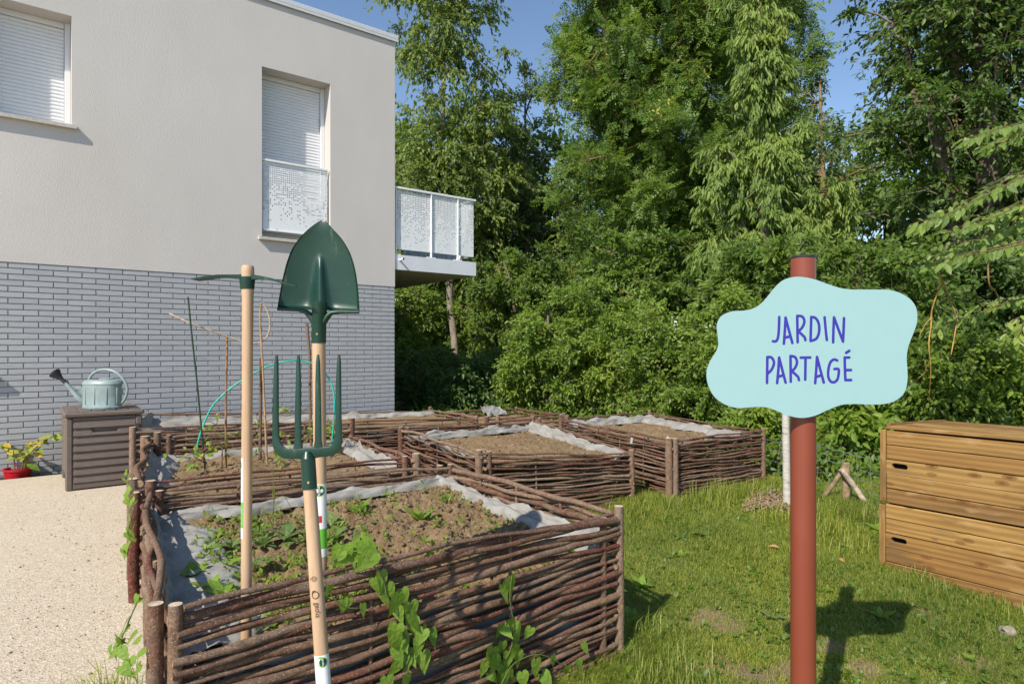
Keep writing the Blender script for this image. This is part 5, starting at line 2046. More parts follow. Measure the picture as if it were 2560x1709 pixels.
def tree(name, label, cat, base, stems, trunk_r, ells, ncl, cr, nt, nl, size, tmpl, leaf, bark, seed, droop=0.25, up=0.15,
         outw=0.6, shell=0.45, group=None, accents=None, flat=0.75, nbias=(-0.25, -0.65, 0.75), jitter=0.6, twigs=True, hang=0.0, zmin=0.1):
    r = np.random.default_rng(seed)
    root = thing(name, label, cat, base, group)
    # cluster centres inside the union of ellipsoids
    C = []
    wts = np.array([e[3] * e[4] * e[5] if len(e) < 7 else e[6] for e in ells], float)
    wts /= wts.sum()
    cnt = np.round(wts * ncl).astype(int)
    cen = []
    for e, k in zip(ells, cnt):
        d = nrm(r.normal(size=(k, 3)))
        rad = r.uniform(0, 1, (k, 1)) ** shell
        rad *= 1 + 0.26 * np.sin(d[:, :1] * 5 + seed) * np.sin(d[:, 2:3] * 6 + seed * 2) + 0.16 * r.normal(size=(k, 1)) * (r.uniform(size=(k, 1)) < .35)
        C.append(np.array(e[:3]) + d * rad * np.array(e[3:6]))
        cen += [e[:3]] * k
    C = np.concatenate(C)
    cen = np.array(cen, float)
    keep = C[:, 2] > zmin
    C, cen = C[keep], cen[keep]
    n = len(C)
    # skeleton
    pos, par, wt = [], [], []
    for st in stems:
        st = crom([V3(p) for p in st], 5)
        pi = -1
        for p in st:
            pos.append(np.array(p))
            par.append(pi)
            pi = len(pos) - 1
    ntrunk = len(pos)
    P0 = np.array(pos)
    d0 = np.min(np.linalg.norm(C[:, None] - P0[None], axis=2), axis=1)
    chains = []
    for ci in np.argsort(d0):
        c = C[ci]
        PP = np.array(pos)
        dv = c - PP
        dist = np.linalg.norm(dv, axis=1)
        cost = dist + 0.9 * np.maximum(0, 0.25 * dist - dv[:, 2])
        j = int(np.argmin(cost))
        a = PP[j]
        L = dist[j]
        chain = [j]
        mid_up = 0.10 * L * (1 if up > 0 else -0.3)
        for t in (0.3, 0.62, 1.0):
            q = a + (c - a) * t + np.array((0, 0, mid_up * math.sin(math.pi * t))) + r.normal(size=3) * 0.035 * L * (t < 1)
            pos.append(q)
            par.append(chain[-1])
            chain.append(len(pos) - 1)
        chains.append(chain)
    w_ = np.zeros(len(pos))
    for ch in chains:
        w_[ch[-1]] += 1
    for i in range(len(pos) - 1, -1, -1):
        if par[i] >= 0:
            w_[par[i]] += w_[i]
    tot = max(w_[0], 1)
    rad = np.maximum(0.0045, trunk_r * np.sqrt(np.maximum(w_, 0.15) / tot))
    mb = MB()
    k0 = 0
    for st in stems:
        k = len(crom([V3(p) for p in st], 5))
        ids = list(range(k0, k0 + k))
        # keep an honest taper on the stems
        rr_ = [max(rad[i], trunk_r * 0.82 / math.sqrt(len(stems)) * (1 - 0.86 * q / (k - 1))) for q, i in enumerate(ids)]
        mb.tube([pos[i] for i in ids], rr_, 9)
        k0 += k
    for ch in chains:
        rr_ = [min(rad[ch[1]] * 1.25, rad[ch[0]])] + [rad[i] for i in ch[1:]]
        mb.tube([pos[i] for i in ch], rr_, 5, cap=False)
    # twigs and leaves
    M = n * nt
    ci = np.repeat(np.arange(n), nt)
    R = cr * r.uniform(0.6, 1.25, n)[ci]
    ow = nrm(C[ci] - cen[ci]) * outw
    d = nrm(r.normal(size=(M, 3)) + ow + np.array((0, 0, up)))
    d[:, 2] *= flat
    d = nrm(d)
    Lt = R * r.uniform(0.55, 1.15, M)
    tipdrop = droop * Lt
    A = C[ci]
    Bm = A + d * (Lt * .55)[:, None] - np.stack([0 * tipdrop, 0 * tipdrop, tipdrop * .3], 1)
    Bt = A + d * Lt[:, None] - np.stack([0 * tipdrop, 0 * tipdrop, tipdrop], 1)
    mats = [bark]
    tr = mb.build('trunk', [bark, MT['rodcut']], root, smooth='all')
    if twigs:
        V1, F1 = prisms(A, Bm, np.full(M, 0.0042), np.full(M, 0.003))
        V2, F2 = prisms(Bm, Bt, np.full(M, 0.003), np.full(M, 0.0016))
        link('twigs', mesh_np('twigs', np.concatenate([V1, V2]), np.concatenate([F1, F2 + len(V1)]), bark), root, 'stuff')
    li = np.repeat(np.arange(M), nl)
    K_ = len(li)
    t = r.uniform(0.12, 1.05, K_)[:, None]
    P = A[li] + d[li] * Lt[li][:, None] * t
    P[:, 2] -= (tipdrop[li][:, None] * t ** 2)[:, 0]
    P += r.normal(size=(K_, 3)) * 0.02
    D = nrm(d[li] * 0.7 + r.normal(size=(K_, 3)) * jitter + np.array((0, 0, -droop * 1.4 - hang)))
    N = nrm(np.array(nbias) + r.normal(size=(K_, 3)) * 0.55)
    Sz = size * r.uniform(0.62, 1.2, K_)
    ok = P[:, 2] > zmin - 0.1
    P, D, N, Sz = P[ok], D[ok], N[ok], Sz[ok]
    link('crown', leaves_mesh('crown', P, D, N, Sz, tmpl, leaf), root, 'stuff')
    if accents:
        amat, share, asz, atm = accents
        # accents come in bunches
        nb = int(n * share)
        q = r.choice(n, nb)
        kk = 26
        Pa = C[np.repeat(q, kk)] + r.normal(size=(nb * kk, 3)) * 0.10 + nrm(C[np.repeat(q, kk)] - cen[np.repeat(q, kk)]) * cr * .55
        Da = nrm(r.normal(size=(nb * kk, 3)) * .6 + np.array((0, 0, -1)))
        Na = nrm(np.array((0, -1, .3)) + r.normal(size=(nb * kk, 3)) * .4)
        link('seed_clusters', leaves_mesh('seed_clusters', Pa, Da, Na, asz * r.uniform(.6, 1.2, nb * kk), atm, amat), root, 'stuff')
    return root


DI, SX, DN = T_diam(), T_six(), T_diam(0.20)
GT = 'trees of the wood behind the garden'
GS = 'shrubs along the edge of the wood'


def wx(px, Y):
    return (px * K - CX) / FPX * Y


def wz(py, Y):
    return CAMZ + (CY - py * K) / FPX * Y


# pale airy tree beside the building
Y = 16.8
x0 = wx(1030, Y)
tree('tree', 'tall airy pale green tree with drooping leaves right beside the building corner', 'tree', (x0, Y, 0),
     [[(x0 + .10, Y, -.1), (x0 + .16, Y, 1.2), (x0 + .02, Y, 2.6), (x0 + .06, Y, 3.6), (x0 - .16, Y + .1, 5.6), (x0 - .13, Y, 9.0), (x0 + .06, Y, 12.6)]], 0.095,
     [(x0 + .0, Y, 10.2, 1.50, 1.5, 3.1), (x0 - .25, Y, 6.0, 1.45, 1.4, 2.4), (x0 + .75, Y - .2, 6.8, 1.25, 1.0, 2.0), (x0 + .3, Y, 4.7, 1.7, 1.3, 1.6)], 270, 0.60, 13, 14, 0.118, SX,
     MT['lf_a'], MT['trunkp'], 101, droop=0.45, up=0.05, hang=0.4, group=GT)
# round grey-green tree further back
Y = 19.0
x0 = wx(1205, Y)
tree('tree', 'round topped grey green tree seen below the gap of sky', 'tree', (x0, Y, 0),
     [[(x0 + .3, Y, -.1), (x0 + .1, Y, 3), (x0, Y, 6.5), (x0, Y, 9)]], 0.16,
     [(x0 - .1, Y, 7.0, 1.55, 1.4, 2.7), (x0 + .1, Y, 3.6, 2.0, 1.5, 2.3)], 130, 0.62, 16, 12, 0.135, DI, MT['lf_b'], MT['trunk'], 102, up=0.35, group=GT)
# the big locust-like tree in the middle
Y = 14.0
x0 = wx(1475, Y)
tree('tree', 'biggest dark feathery tree in the middle with yellow seed bunches and ochre limbs', 'tree', (x0 - .3, Y, 0),
     [[(x0 - .45, Y, -.1), (x0 - .40, Y, 2.5), (x0 - .15, Y, 4.6), (x0 + .6, Y - .2, 7.6), (x0 + 1.0, Y, 10.5)],
      [(x0 - .30, Y + .1, -.1), (x0 - .45, Y, 3.0), (x0 - .7, Y - .2, 5.6), (x0 - .9, Y, 9.6)],
      [(x0 - .35, Y, 1.5), (x0 + .1, Y - .2, 4.4), (x0 + .5, Y - .5, 6.4), (x0 + 1.5, Y - .4, 8.6)]], 0.125,
     [(x0 + .1, Y, 8.5, 2.25, 2.0, 3.6), (x0 - .1, Y - .2, 4.6, 2.2, 1.8, 2.3), (x0 - .95, Y, 7.2, .9, 1.2, 2.9), (x0 + 1.2, Y, 8.8, 1.4, 1.4, 2.6)], 330, 0.56, 15, 6, 0.235,
     T_pinn(4, .30, .085, 60, .15), MT['lf_c'], MT['trunko'], 103, droop=0.15, flat=1.0, group=GT, accents=(MT['lf_y'], 0.30, 0.10, DN))
# feathery pale tree in front of it
Y = 11.2
x0 = wx(1765, Y)
tree('tree', 'light green feathery tree with hanging narrow leaflets behind the sign', 'tree', (x0, Y, 0),
     [[(x0 + .03, Y, -.1), (x0, Y, 2.3), (x0 - .12, Y, 4.0), (x0 - .15, Y, 6.0), (x0 - .2, Y, 8.2)],
      [(x0 + .05, Y, .4), (x0 + .25, Y - .1, 2.4), (x0 + .55, Y, 3.6)],
      [(x0, Y, .6), (x0 - .2, Y - .1, 2.4), (x0 - .5, Y, 3.6)]], 0.10,
     [(x0 - .22, Y - .1, 7.7, 0.46, .5, 1.6, 1.1), (x0 - .12, Y - .1, 6.0, 0.46, .5, 1.0, .8), (x0 - .05, Y, 4.35, 1.05, .95, 1.0, 1.7), (x0 + .75, Y, 3.5, .75, .7, 0.75, .7), (x0 - .45, Y - .1, 3.0, .8, .7, 0.6, .6), (x0 + .5, Y - .1, 2.5, .9, .7, 0.6, .6)], 185, 0.36, 13, 15, 0.135,
     T_six(.115), MT['lf_d'], MT['trunk'], 104, droop=0.55, up=0.25, hang=1.0, jitter=.5, outw=.7, flat=1.0, group=GT, nbias=(-.3, -.8, .4))
# thin tree in the right gap of sky
Y = 16.0
x0 = wx(1890, Y)
tree('tree', 'thin sparse tree with bare ochre branches in the gap of sky', 'tree', (x0, Y, 0),
     [[(x0 + .25, Y, 0), (x0 + .1, Y, 3.5), (x0 - .05, Y, 6.0), (x0 - .1, Y, 8.3)]], 0.10,
     [(x0 - .1, Y, 7.4, 0.85, .8, 1.2), (x0 + .1, Y, 5.2, 1.3, 1.0, 1.4)], 46, 0.45, 10, 9, 0.11, DI, MT['lf_b'], MT['trunko'], 105, group=GT)
# tall tree right of the middle one, behind
Y = 17.5
x0 = wx(1730, Y)
tree('tree', 'dark tree behind the feathery one, its crown reaching out of the picture', 'tree', (x0, Y, 0),
     [[(x0, Y, 0), (x0, Y, 4), (x0 + .2, Y, 8), (x0 + .3, Y, 11.5)]], 0.2,
     [(x0 - .05, Y, 9.6, 1.3, 1.5, 2.6), (x0 - .3, Y, 5.2, 2.3, 1.6, 2.8)], 190, 0.66, 15, 6, 0.26, T_pinn(4, .30, .09, 60, .15), MT['lf_c'], MT['trunk'], 106, flat=1.0, group=GT)
# big dark tree on the right
Y = 10.0
x0 = wx(2260, Y)
tree('tree', 'large dark hazel like tree filling the upper right corner', 'tree', (x0, Y, 0),
     [[(x0 + .3, Y, -.1), (x0 + .2, Y, 2.4), (x0, Y, 4.8), (x0 - .1, Y, 8.6)], [(x0 + .3, Y, .2), (x0 - .5, Y - .2, 2.6), (x0 - 1.1, Y - .3, 5.2)],
      [(x0 + .4, Y, .3), (x0 + 1.2, Y, 3), (x0 + 1.9, Y, 6)]], 0.19,
     [(x0 + .2, Y, 6.9, 2.05, 1.8, 2.6), (x0 - .6, Y - .1, 4.3, 1.5, 1.3, 1.6), (x0 + 1.4, Y, 4.2, 1.9, 1.6, 2.0), (x0 - .75, Y, 6.6, 0.9, .9, 1.4)], 380, 0.52, 14, 12, 0.105, SX,
     MT['lf_e'], MT['trunk'], 107, droop=0.3, group=GT, accents=(MT['lf_r'], 0.16, 0.062, DI))
# deep background trees that close the wood
bgs = [(1010, 24, 1.9, 2.6, 2.0, 'low dark tree deep in the wood seen past the pale trunk'), (1240, 24, 2.2, 2.8, 2.2, 'low dark tree deep in the wood under the grey green one'), (950, 20, 5.2, 2.3, 4.2, 'leafy tree deep in the wood behind the balcony railing'), (1130, 22, 4.2, 2.6, 4.0, 'low dark tree deep in the wood left of the middle'),
       (1330, 21, 4.6, 2.5, 4.4, 'dark tree deep in the wood behind the middle trunks'), (1560, 21, 4.8, 2.7, 4.6, 'dark tree deep in the wood behind the ochre limbs'),
       (1800, 20, 4.3, 2.5, 3.9, 'dark tree deep in the wood right of the feathery tree'), (2030, 17, 3.6, 2.3, 3.4, 'dark tree deep in the wood below the right gap of sky'),
       (2260, 16, 5.0, 2.8, 4.6, 'dark tree deep in the wood behind the upper right corner')]
for i, (px, Y, zc, rx, rz, lab) in enumerate(bgs):
    x0 = wx(px, Y)
    tree('tree', lab, 'tree', (x0, Y, 0), [[(x0, Y, 0), (x0 + .1, Y, zc * .6), (x0, Y, zc + rz * .6)]], 0.17,
         [(x0, Y, zc, rx, 1.5, rz)], 120, 0.85, 15, 10, 0.20, DI, MT['lf_g'], MT['trunk'], 120 + i, group=GT, twigs=False)


# shrubs: (px centre, y top, y bottom, depth, half width px, leaf material, leaf size, label)
def shrub(px, yt, yb, Y, hw, mat, size, label, seed, ncl=70, nt=14, nl=11, cr=0.34, tm=SX, name='shrub', **kw):
    x0 = wx(px, Y)
    zt, zb = wz(yt, Y), max(wz(yb, Y), -0.1)
    rx = hw * K / FPX * Y
    rz = (zt - zb) / 2
    zc = (zt + zb) / 2
    stems = []
    rr = random.Random(seed)
    for k in range(4):
        a = rr.uniform(-.8, .8)
        stems.append([(x0 + .1 * a, Y + .1 * k, -.15), (x0 + a * rx * .45, Y + rr.uniform(-.2, .2), zc), (x0 + a * rx * .8, Y + rr.uniform(-.2, .2), zt - rz * .3)])
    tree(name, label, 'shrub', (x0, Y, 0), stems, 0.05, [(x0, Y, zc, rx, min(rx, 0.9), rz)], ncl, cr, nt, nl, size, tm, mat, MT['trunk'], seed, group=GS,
         shell=0.38, outw=0.9, nbias=(-.25, -.75, .65), zmin=-0.05, **kw)


fern = T_pinn(6, .24, .05, 62, .2)
for i, (args, kw) in enumerate([
    ((945, 640, 850, 16.9, 70, MT['lf_s'], .095, 'leafy shrub climbing below the balcony slab'), dict(ncl=60)),
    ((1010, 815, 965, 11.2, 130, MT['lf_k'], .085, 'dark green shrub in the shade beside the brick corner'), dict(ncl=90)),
    ((1205, 560, 800, 15.5, 130, MT['lf_g'], .10, 'mid green shrub above the bright ones, right of the balcony'), dict(ncl=95)),
    ((1180, 800, 965, 12.6, 115, MT['lf_g'], .090, 'dark shrub in the building shade behind the farthest bed'), dict(ncl=100, nl=12)),
    ((1270, 680, 960, 10.6, 105, MT['lf_s'], 0.073, 'bright green shrub left of the middle of the wood edge'), dict(ncl=125, nl=14)),
    ((1400, 660, 960, 10.0, 105, MT['lf_s'], 0.069, 'tallest bright green shrub behind the middle bed'), dict(ncl=135, nl=14)),
    ((1480, 540, 730, 12.2, 150, MT['lf_g'], .10, 'dense mid green shrub at the foot of the big tree'), dict(ncl=105)),
    ((1545, 720, 985, 9.0, 105, MT['lf_s'], 0.065, 'bright small leaved shrub behind the lawn side bed'), dict(ncl=110, nl=14)),
    ((1675, 690, 1010, 8.4, 95, MT['lf_s'], 0.067, 'bright green shrub half hidden by the sign'), dict(ncl=110, nl=13)),
    ((1740, 905, 1125, 6.75, 62, MT['lf_s'], .070, 'low bright shrub between the lawn side bed and the birch'), dict(ncl=70, cr=.26, nl=12)),
    ((1770, 560, 740, 9.8, 130, MT['lf_g'], .09, 'mid green shrub right above the sign'), dict(ncl=95)),
    ((1950, 840, 1150, 6.6, 92, MT['lf_s'], .105, 'large leaved bright shrub behind the braced fence post'), dict(ncl=85, cr=.30, nl=9)),
    ((2030, 560, 830, 8.6, 130, MT['lf_g'], .085, 'dim green shrub right of the sign under the dark tree'), dict(ncl=95)),
    ((2150, 760, 990, 7.4, 100, MT['lf_g'], .080, 'round leaved shrub behind the compost bin lid'), dict(ncl=95, nl=12)),
    ((2300, 800, 1000, 7.2, 95, MT['lf_s'], .080, 'green shrub over the right end of the compost bin'), dict(ncl=80, nl=11)),
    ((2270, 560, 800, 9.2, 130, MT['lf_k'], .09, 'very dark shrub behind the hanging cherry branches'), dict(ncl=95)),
    ((1850, 1000, 1180, 6.0, 60, MT['lf_g'], .060, 'small twiggy shrub behind the wire mesh by the sign post'), dict(ncl=40, cr=.2, nl=8)),
    ((900, 700, 900, 18.5, 130, MT['lf_g'], .14, 'far low shrub showing between the brick corner and the pale trunk'), dict(ncl=90, cr=.5)),
    ((2390, 560, 960, 9.6, 130, MT['lf_g'], .095, 'tall green shrub cut by the right edge behind the compost bin'), dict(ncl=120)),
    ((1115, 650, 860, 16.6, 75, MT['lf_s'], .085, 'thin leafy shrub between the two pale trunks'), dict(ncl=60)),
]):
    shrub(*args, seed=200 + i, **kw)

# low ground cover at the edge of the wood
r = np.random.default_rng(5)
n = 26000
gx = r.uniform(-1.6, 7.0, n)
gy = r.uniform(5.6, 11.5, n)
fx = 2.36 - 0.52 * (gy - 5.95)
okc = (gx - 3.6) * 0.9 + (gy - 3.6) > 1.2
for Q in ([F2, R2, B2, L2], [F3, R3, B3, L3], [F5, R5, B5, L5], [F6, R6, B6, L6], [F4, R4, B4, L4]):
    ins_ = np.ones(n, bool)
    for i in range(4):
        a, b = Q[i], Q[(i + 1) % 4]
        ins_ &= ((b[0] - a[0]) * (gy - a[1]) - (b[1] - a[1]) * (gx - a[0])) > -0.12
    okc &= ~ins_
okc &= ((gx + 1.68) * 0.795 + (gy - 9.06) * 0.607) > -0.2
okc &= ((gx > 1.9) | (gy > 8.2))
gx, gy = gx[okc], gy[okc]
n = len(gx)
P = np.stack([gx, gy, 0.02 + r.uniform(0, 1, n) ** 2 * 0.34], 1)
link('ground_cover', leaves_mesh('ground_cover', P, nrm(r.normal(size=(n, 3)) + (0, -.3, .2)), nrm(r.normal(size=(n, 3)) * .5 + (0, -.4, .8)), r.uniform(.05, .11, n), SX, MT['lf_g']), None, 'stuff')

# ------------------------------------------------------------------ grass
def vn(x, y, s):
    return (np.sin(x * 2.1 + s) * np.cos(y * 2.7 - s * 2) + np.sin(x * 4.7 + y * 3.1 + s * 3) * .6 + np.sin(-x * 9.1 + y * 7.3 + s) * .35 + np.cos(x * 17 + y * 13 + s) * .2) / 2.15


def blades(name, x, y, z, h, w, seed, lean=0.5, mat=None):
    r = np.random.default_rng(seed)
    n = len(x)
    a = r.uniform(0, 2 * math.pi, n)
    ld = np.stack([np.cos(a), np.sin(a), np.zeros(n)], 1)
    sd = np.stack([-np.sin(a), np.cos(a), np.zeros(n)], 1)
    ln = (h * lean * r.uniform(0.2, 1.5, n))[:, None]
    b = np.stack([x, y, z], 1)
    m = b + ld * ln * .35 + np.array((0, 0, 1)) * (h * .62)[:, None]
    t = b + ld * ln + np.array((0, 0, 1)) * (h * r.uniform(.7, 1, n))[:, None]
    ww = (w * .5)[:, None] * sd
    V = np.stack([b - ww, b + ww, m - ww * .8, m + ww * .8, t], 1).reshape(-1, 3)
    F = np.array([(0, 1, 3), (0, 3, 2), (2, 3, 4)])
    FF = (F[None] + (np.arange(n) * 5)[:, None, None]).reshape(-1, 3)
    return link(name, mesh_np(name, V, FF, mat or MT['grass']), None, 'stuff')


r = np.random.default_rng(9)
n = 560000
y = 1.75 + 5.0 * r.uniform(0, 1, n) ** 1.35
xl = np.where(y < 2.9, (y - 1.824) / 0.738 - 1.0, 0.474 - (y - 2.9) * 0.1)
x = -0.9 + r.uniform(0, 1, n) * (0.84 * y + 1.6)
ok = np.ones(n, bool)


def not_in(Q, x, y, m=0.03):
    ins_ = np.ones(len(x), bool)
    for i in range(4):
        a, b = Q[i], Q[(i + 1) % 4]
        L = math.hypot(b[0] - a[0], b[1] - a[1])
        ins_ &= ((b[0] - a[0]) * (y - a[1]) - (b[1] - a[1]) * (x - a[0])) / L > m
    return ~ins_


for Q in ([FL, FR, BR, BLc], [F2, R2, B2, L2], [F3, R3, B3, L3], [F4, R4, B4, L4]):
    ok &= not_in(Q, x, y)
# compost bin footprint
cq = [(CB.x, CB.y), (CB.x + NX.x * 1.1, CB.y + NX.y * 1.1), (CB.x + NX.x * 1.1 + DX.x * .92, CB.y + NX.y * 1.1 + DX.y * .92), (CB.x + DX.x * .92, CB.y + DX.y * .92)]
ok &= not_in(cq, x, y, 0.0)
ok &= (x * 0.795 + y * 0.607) > 0.62
ok &= ~((x < -0.2) & (y > 3.6))
thin = vn(x * 1.25, y * 1.25, 2.0)
ok &= r.uniform(0, 1, n) > np.clip(np.maximum(bareness(x, y) * 1.15, (thin - 0.25) * 1.2), 0, 0.93)
x, y = x[ok], y[ok]
n = len(x)
hgt = (0.020 + 0.016 * np.clip(vn(x * .9, y * .9, 5) + .4, 0, 1.2)) * r.uniform(0.6, 1.5, n)
# longer along the beds, the bin and towards the fence
edge = np.zeros(n)
for A_, B_ in ((FL, FR), (FR, BR), (F2, R2), (L3, F3), (F3, R3), (cq[0], cq[1]), (R2, B2)):
    ax_, ay_ = A_
    dx_, dy_ = B_[0] - ax_, B_[1] - ay_
    L = math.hypot(dx_, dy_)
    t = np.clip(((x - ax_) * dx_ + (y - ay_) * dy_) / L ** 2, 0, 1)
    dd_ = np.hypot(x - ax_ - t * dx_, y - ay_ - t * dy_)
    edge = np.maximum(edge, np.exp(-(dd_ / 0.16) ** 2))
far = np.clip((y - 4.0) / 1.6, 0, 1)
hgt *= 1 + 1.7 * edge * r.uniform(.3, 1, n) + 1.1 * far * r.uniform(.2, 1, n)
blades('grass', x, y, lawn_z(x, y) - 0.004, hgt, r.uniform(0.0016, 0.0034, n), 3, 1.1)
# tufts
TX, TY, TH = [], [], []
rr = random.Random(8)
tufts = [(1.5, 4.95, .13), (1.75, 5.2, .16), (1.95, 5.2, .15), (1.25, 4.85, .12), (1.62, 5.05, .17), (2.05, 5.35, .13), (0.9, 4.7, .12), (0.62, 3.05, .13), (0.66, 2.75, .13), (0.72, 2.6, .12), (2.2, 4.1, .12), (2.35, 3.65, .10), (2.6, 3.35, .09), (2.2, 4.4, .14), (2.4, 4.8, .16), (2.6, 4.7, .15), (1.95, 4.7, .11)]
for cx_, cy_, h in tufts:
    k = 170
    for _ in range(k):
        TX.append(cx_ + rr.gauss(0, .085))
        TY.append(cy_ + rr.gauss(0, .075))
        TH.append(h * rr.uniform(.5, 1.25))
for _ in range(340):
    TX.append(-1.44 + rr.gauss(0, .05) - 0.0)
    TY.append(2.13 + rr.gauss(0, .10))
    TH.append(.16 * rr.uniform(.5, 1.3))
TX, TY, TH = map(np.array, (TX, TY, TH))
tz = np.where(TX < -1.2, 0.0, lawn_z(TX, TY))
blades('grass_tufts', TX, TY, tz - .004, TH, np.full(len(TX), .0042), 31, .55)

# low broad leaved herbs mixed into the lawn
r = np.random.default_rng(41)
pick = r.choice(len(x), 2600)
hx, hy, hz = [], [], []
for i in pick:
    k = r.integers(3, 8)
    hx.append(x[i] + r.normal(size=k) * .018)
    hy.append(y[i] + r.normal(size=k) * .018)
hx, hy = np.concatenate(hx), np.concatenate(hy)
n = len(hx)
P = np.stack([hx, hy, lawn_z(hx, hy) + .006 + r.uniform(0, .022, n)], 1)
link('lawn_herbs', leaves_mesh('lawn_herbs', P, nrm(r.normal(size=(n, 3)) + (0, 0, .3)), nrm(r.normal(size=(n, 3)) * .4 + (0, -.2, 1)), r.uniform(.014, .036, n), T_six(.30), MT['lf_g']), None, 'stuff')

# ------------------------------------------------------------------ leaves that are parts of small plants
def leaf_shape(name, rows, mat, fold=0.10, curl=-0.16):
    """rows: (x on the midrib, x of the margin, half width)"""
    m = MB()
    vs = []
    for xm, xo, wd in rows:
        z = curl * xm * xm
        ze = curl * max(xo, 0) ** 2 + fold * wd
        vs += [(xo, wd, ze), (xm, 0, z), (xo, -wd, ze)]
    fs = []
    for i in range(len(rows) - 1):
        a = 3 * i
        fs += [(a, a + 1, a + 4, a + 3), (a + 1, a + 2, a + 5, a + 4)]
    m.add(vs, fs)
    return m.mesh(name, mat, smooth='all')


HEART = [(0, -.10, .06), (.02, -.16, .20), (.08, -.06, .34), (.2, .12, .38), (.38, .36, .31), (.6, .60, .19), (.82, .82, .08), (1, 1, .004)]
LANCE = [(0, 0, .02), (.15, .15, .05), (.26, .30, .14), (.34, .30, .09), (.46, .50, .20), (.54, .50, .15), (.66, .70, .25), (.78, .80, .20), (.92, .93, .10), (1, 1, .004)]
OVALR = [(0, 0, .01), (.12, .12, .11), (.3, .3, .20), (.5, .5, .225), (.7, .7, .175), (.87, .87, .085), (1, 1, .004)]
ROUND = [(0, 0, .02), (.1, .08, .18), (.3, .3, .30), (.55, .55, .32), (.8, .8, .2), (1, 1, .02)]
ME_HEART = [leaf_shape('leaf', HEART, MT['lo_vine'], f, c) for f, c in ((.14, -.2), (.05, -.1), (.25, -.28))]
ME_LANCE = [leaf_shape('leaf', LANCE, MT['lo_weed'], f, c) for f, c in ((.2, -.35), (.15, -.18), (.25, -.5))]
ME_WOVAL = [leaf_shape('leaf', OVALR, MT['lo_vine'], f, c) for f, c in ((.2, -.25), (.1, -.12))]
ME_CHERRY = [leaf_shape('leaf', OVALR, MT['lo_cherry'], f, c) for f, c in ((.22, -.22), (.1, -.1), (.3, -.34))]
ME_POT = [leaf_shape('leaf', OVALR, MT['lo_pot'], f, c) for f, c in ((.22, -.22), (.1, -.1))]
ME_ROUND = [leaf_shape('leaf', ROUND, MT['lo_vine'], f, c) for f, c in ((.15, -.2), (.08, -.08))]
LR = random.Random(77)


def put_leaf(meshes, parent, p, d, n, size, name='leaf', wide=1.0):
    d = V3(d).normalized()
    n = V3(n)
    b = n.cross(d).normalized()
    n = d.cross(b)
    o = link(name, LR.choice(meshes), parent)
    R = Matrix((d, b, n)).transposed()
    o.matrix_basis = Matrix.Translation(p) @ R.to_4x4() @ Matrix.Diagonal((size, size * wide, size, 1))
    return o


def rv(s=1.0):
    return V3((LR.gauss(0, s), LR.gauss(0, s), LR.gauss(0, s)))


def front_wall(x, y, o=0.055):
    """point on the outside of the nearest bed's front wall under photo pixel (x, y)"""
    u = V3(((x - CX) / FPX, 1, (CY - y) / FPX))
    p0 = V3((FL[0], FL[1], 0)) + NX * o
    t = (p0 - V3((0, 0, 0))).dot(NX) / V3((u.x, u.y, 0)).dot(NX)
    return V3((u.x * t, t, CAMZ + u.z * t))


def stem_tube(parent, pts, r, mat=None):
    m = MB()
    m.tube(crom(pts, 4) if len(pts) > 2 else pts, r, 6)
    return m.build('stem', mat or MT['stem'], parent, smooth='all')


z4 = lambda x, y: (300 + x / 2.093, 960 + y / 2.093)


def vine(label, path, leaves, meshes=None, size=(.075, .10), down=1.0, out=NX):
    p0 = path[0]
    t = thing('bindweed', label, 'climbing plant', p0, 'bindweed climbing over the nearest bed')
    stem_tube(t, path, 0.0022)
    for p in leaves:
        d = V3((LR.gauss(0, .35), LR.gauss(0, .2), -down)) + out * 0.25
        n = out * 1.0 + V3((0, 0, .55)) + rv(.25)
        put_leaf(meshes or ME_HEART, t, p - d.normalized() * 0.03, d, n, LR.uniform(*size))
    return t


fw4 = lambda x, y, o=0.06: front_wall(*z4(x, y), o)
vine('bindweed with large heart shaped leaves hanging down the middle of the front wall',
     [fw4(1285, 890), fw4(1370, 1010), fw4(1400, 1110), fw4(1450, 1200), fw4(1480, 1290), fw4(1520, 1400), fw4(1480, 1500)],
     [fw4(1370, 1030), fw4(1390, 1120), fw4(1420, 1090), fw4(1490, 1120), fw4(1465, 1210), fw4(1432, 1300), fw4(1485, 1350), fw4(1535, 1270), fw4(1540, 1240, .08), fw4(1600, 1310), fw4(1640, 1330), fw4(1590, 1450), fw4(1500, 1470), fw4(1430, 1500), fw4(1460, 1420), fw4(1560, 1380, .08), fw4(1500, 1570), fw4(1400, 1580), fw4(1350, 1060), fw4(1440, 1150, .08), fw4(1520, 1190), fw4(1570, 1330, .08), fw4(1530, 1440), fw4(1450, 1350, .08)], size=(.058, .084))
vine('bindweed shoot with long leaves at the rim right of the fork handle',
     [fw4(1100, 930, 0.0), fw4(1180, 890, 0.0), fw4(1250, 870, .02), fw4(1280, 900)],
     [fw4(1290, 920), fw4(1160, 900, 0.0), fw4(1210, 890, 0.0), fw4(1260, 860, 0.0), fw4(1300, 860, .02), fw4(1130, 910, 0.0)], size=(.06, .10), down=.6)
vine('thin bindweed tendril with small leaves beside the fork handle',
     [fw4(1065, 1020), fw4(1110, 1110), fw4(1180, 1165), fw4(1250, 1170)],
     [fw4(1085, 1105), fw4(1165, 1180), fw4(1275, 1200), fw4(1180, 1170)], size=(.035, .05))
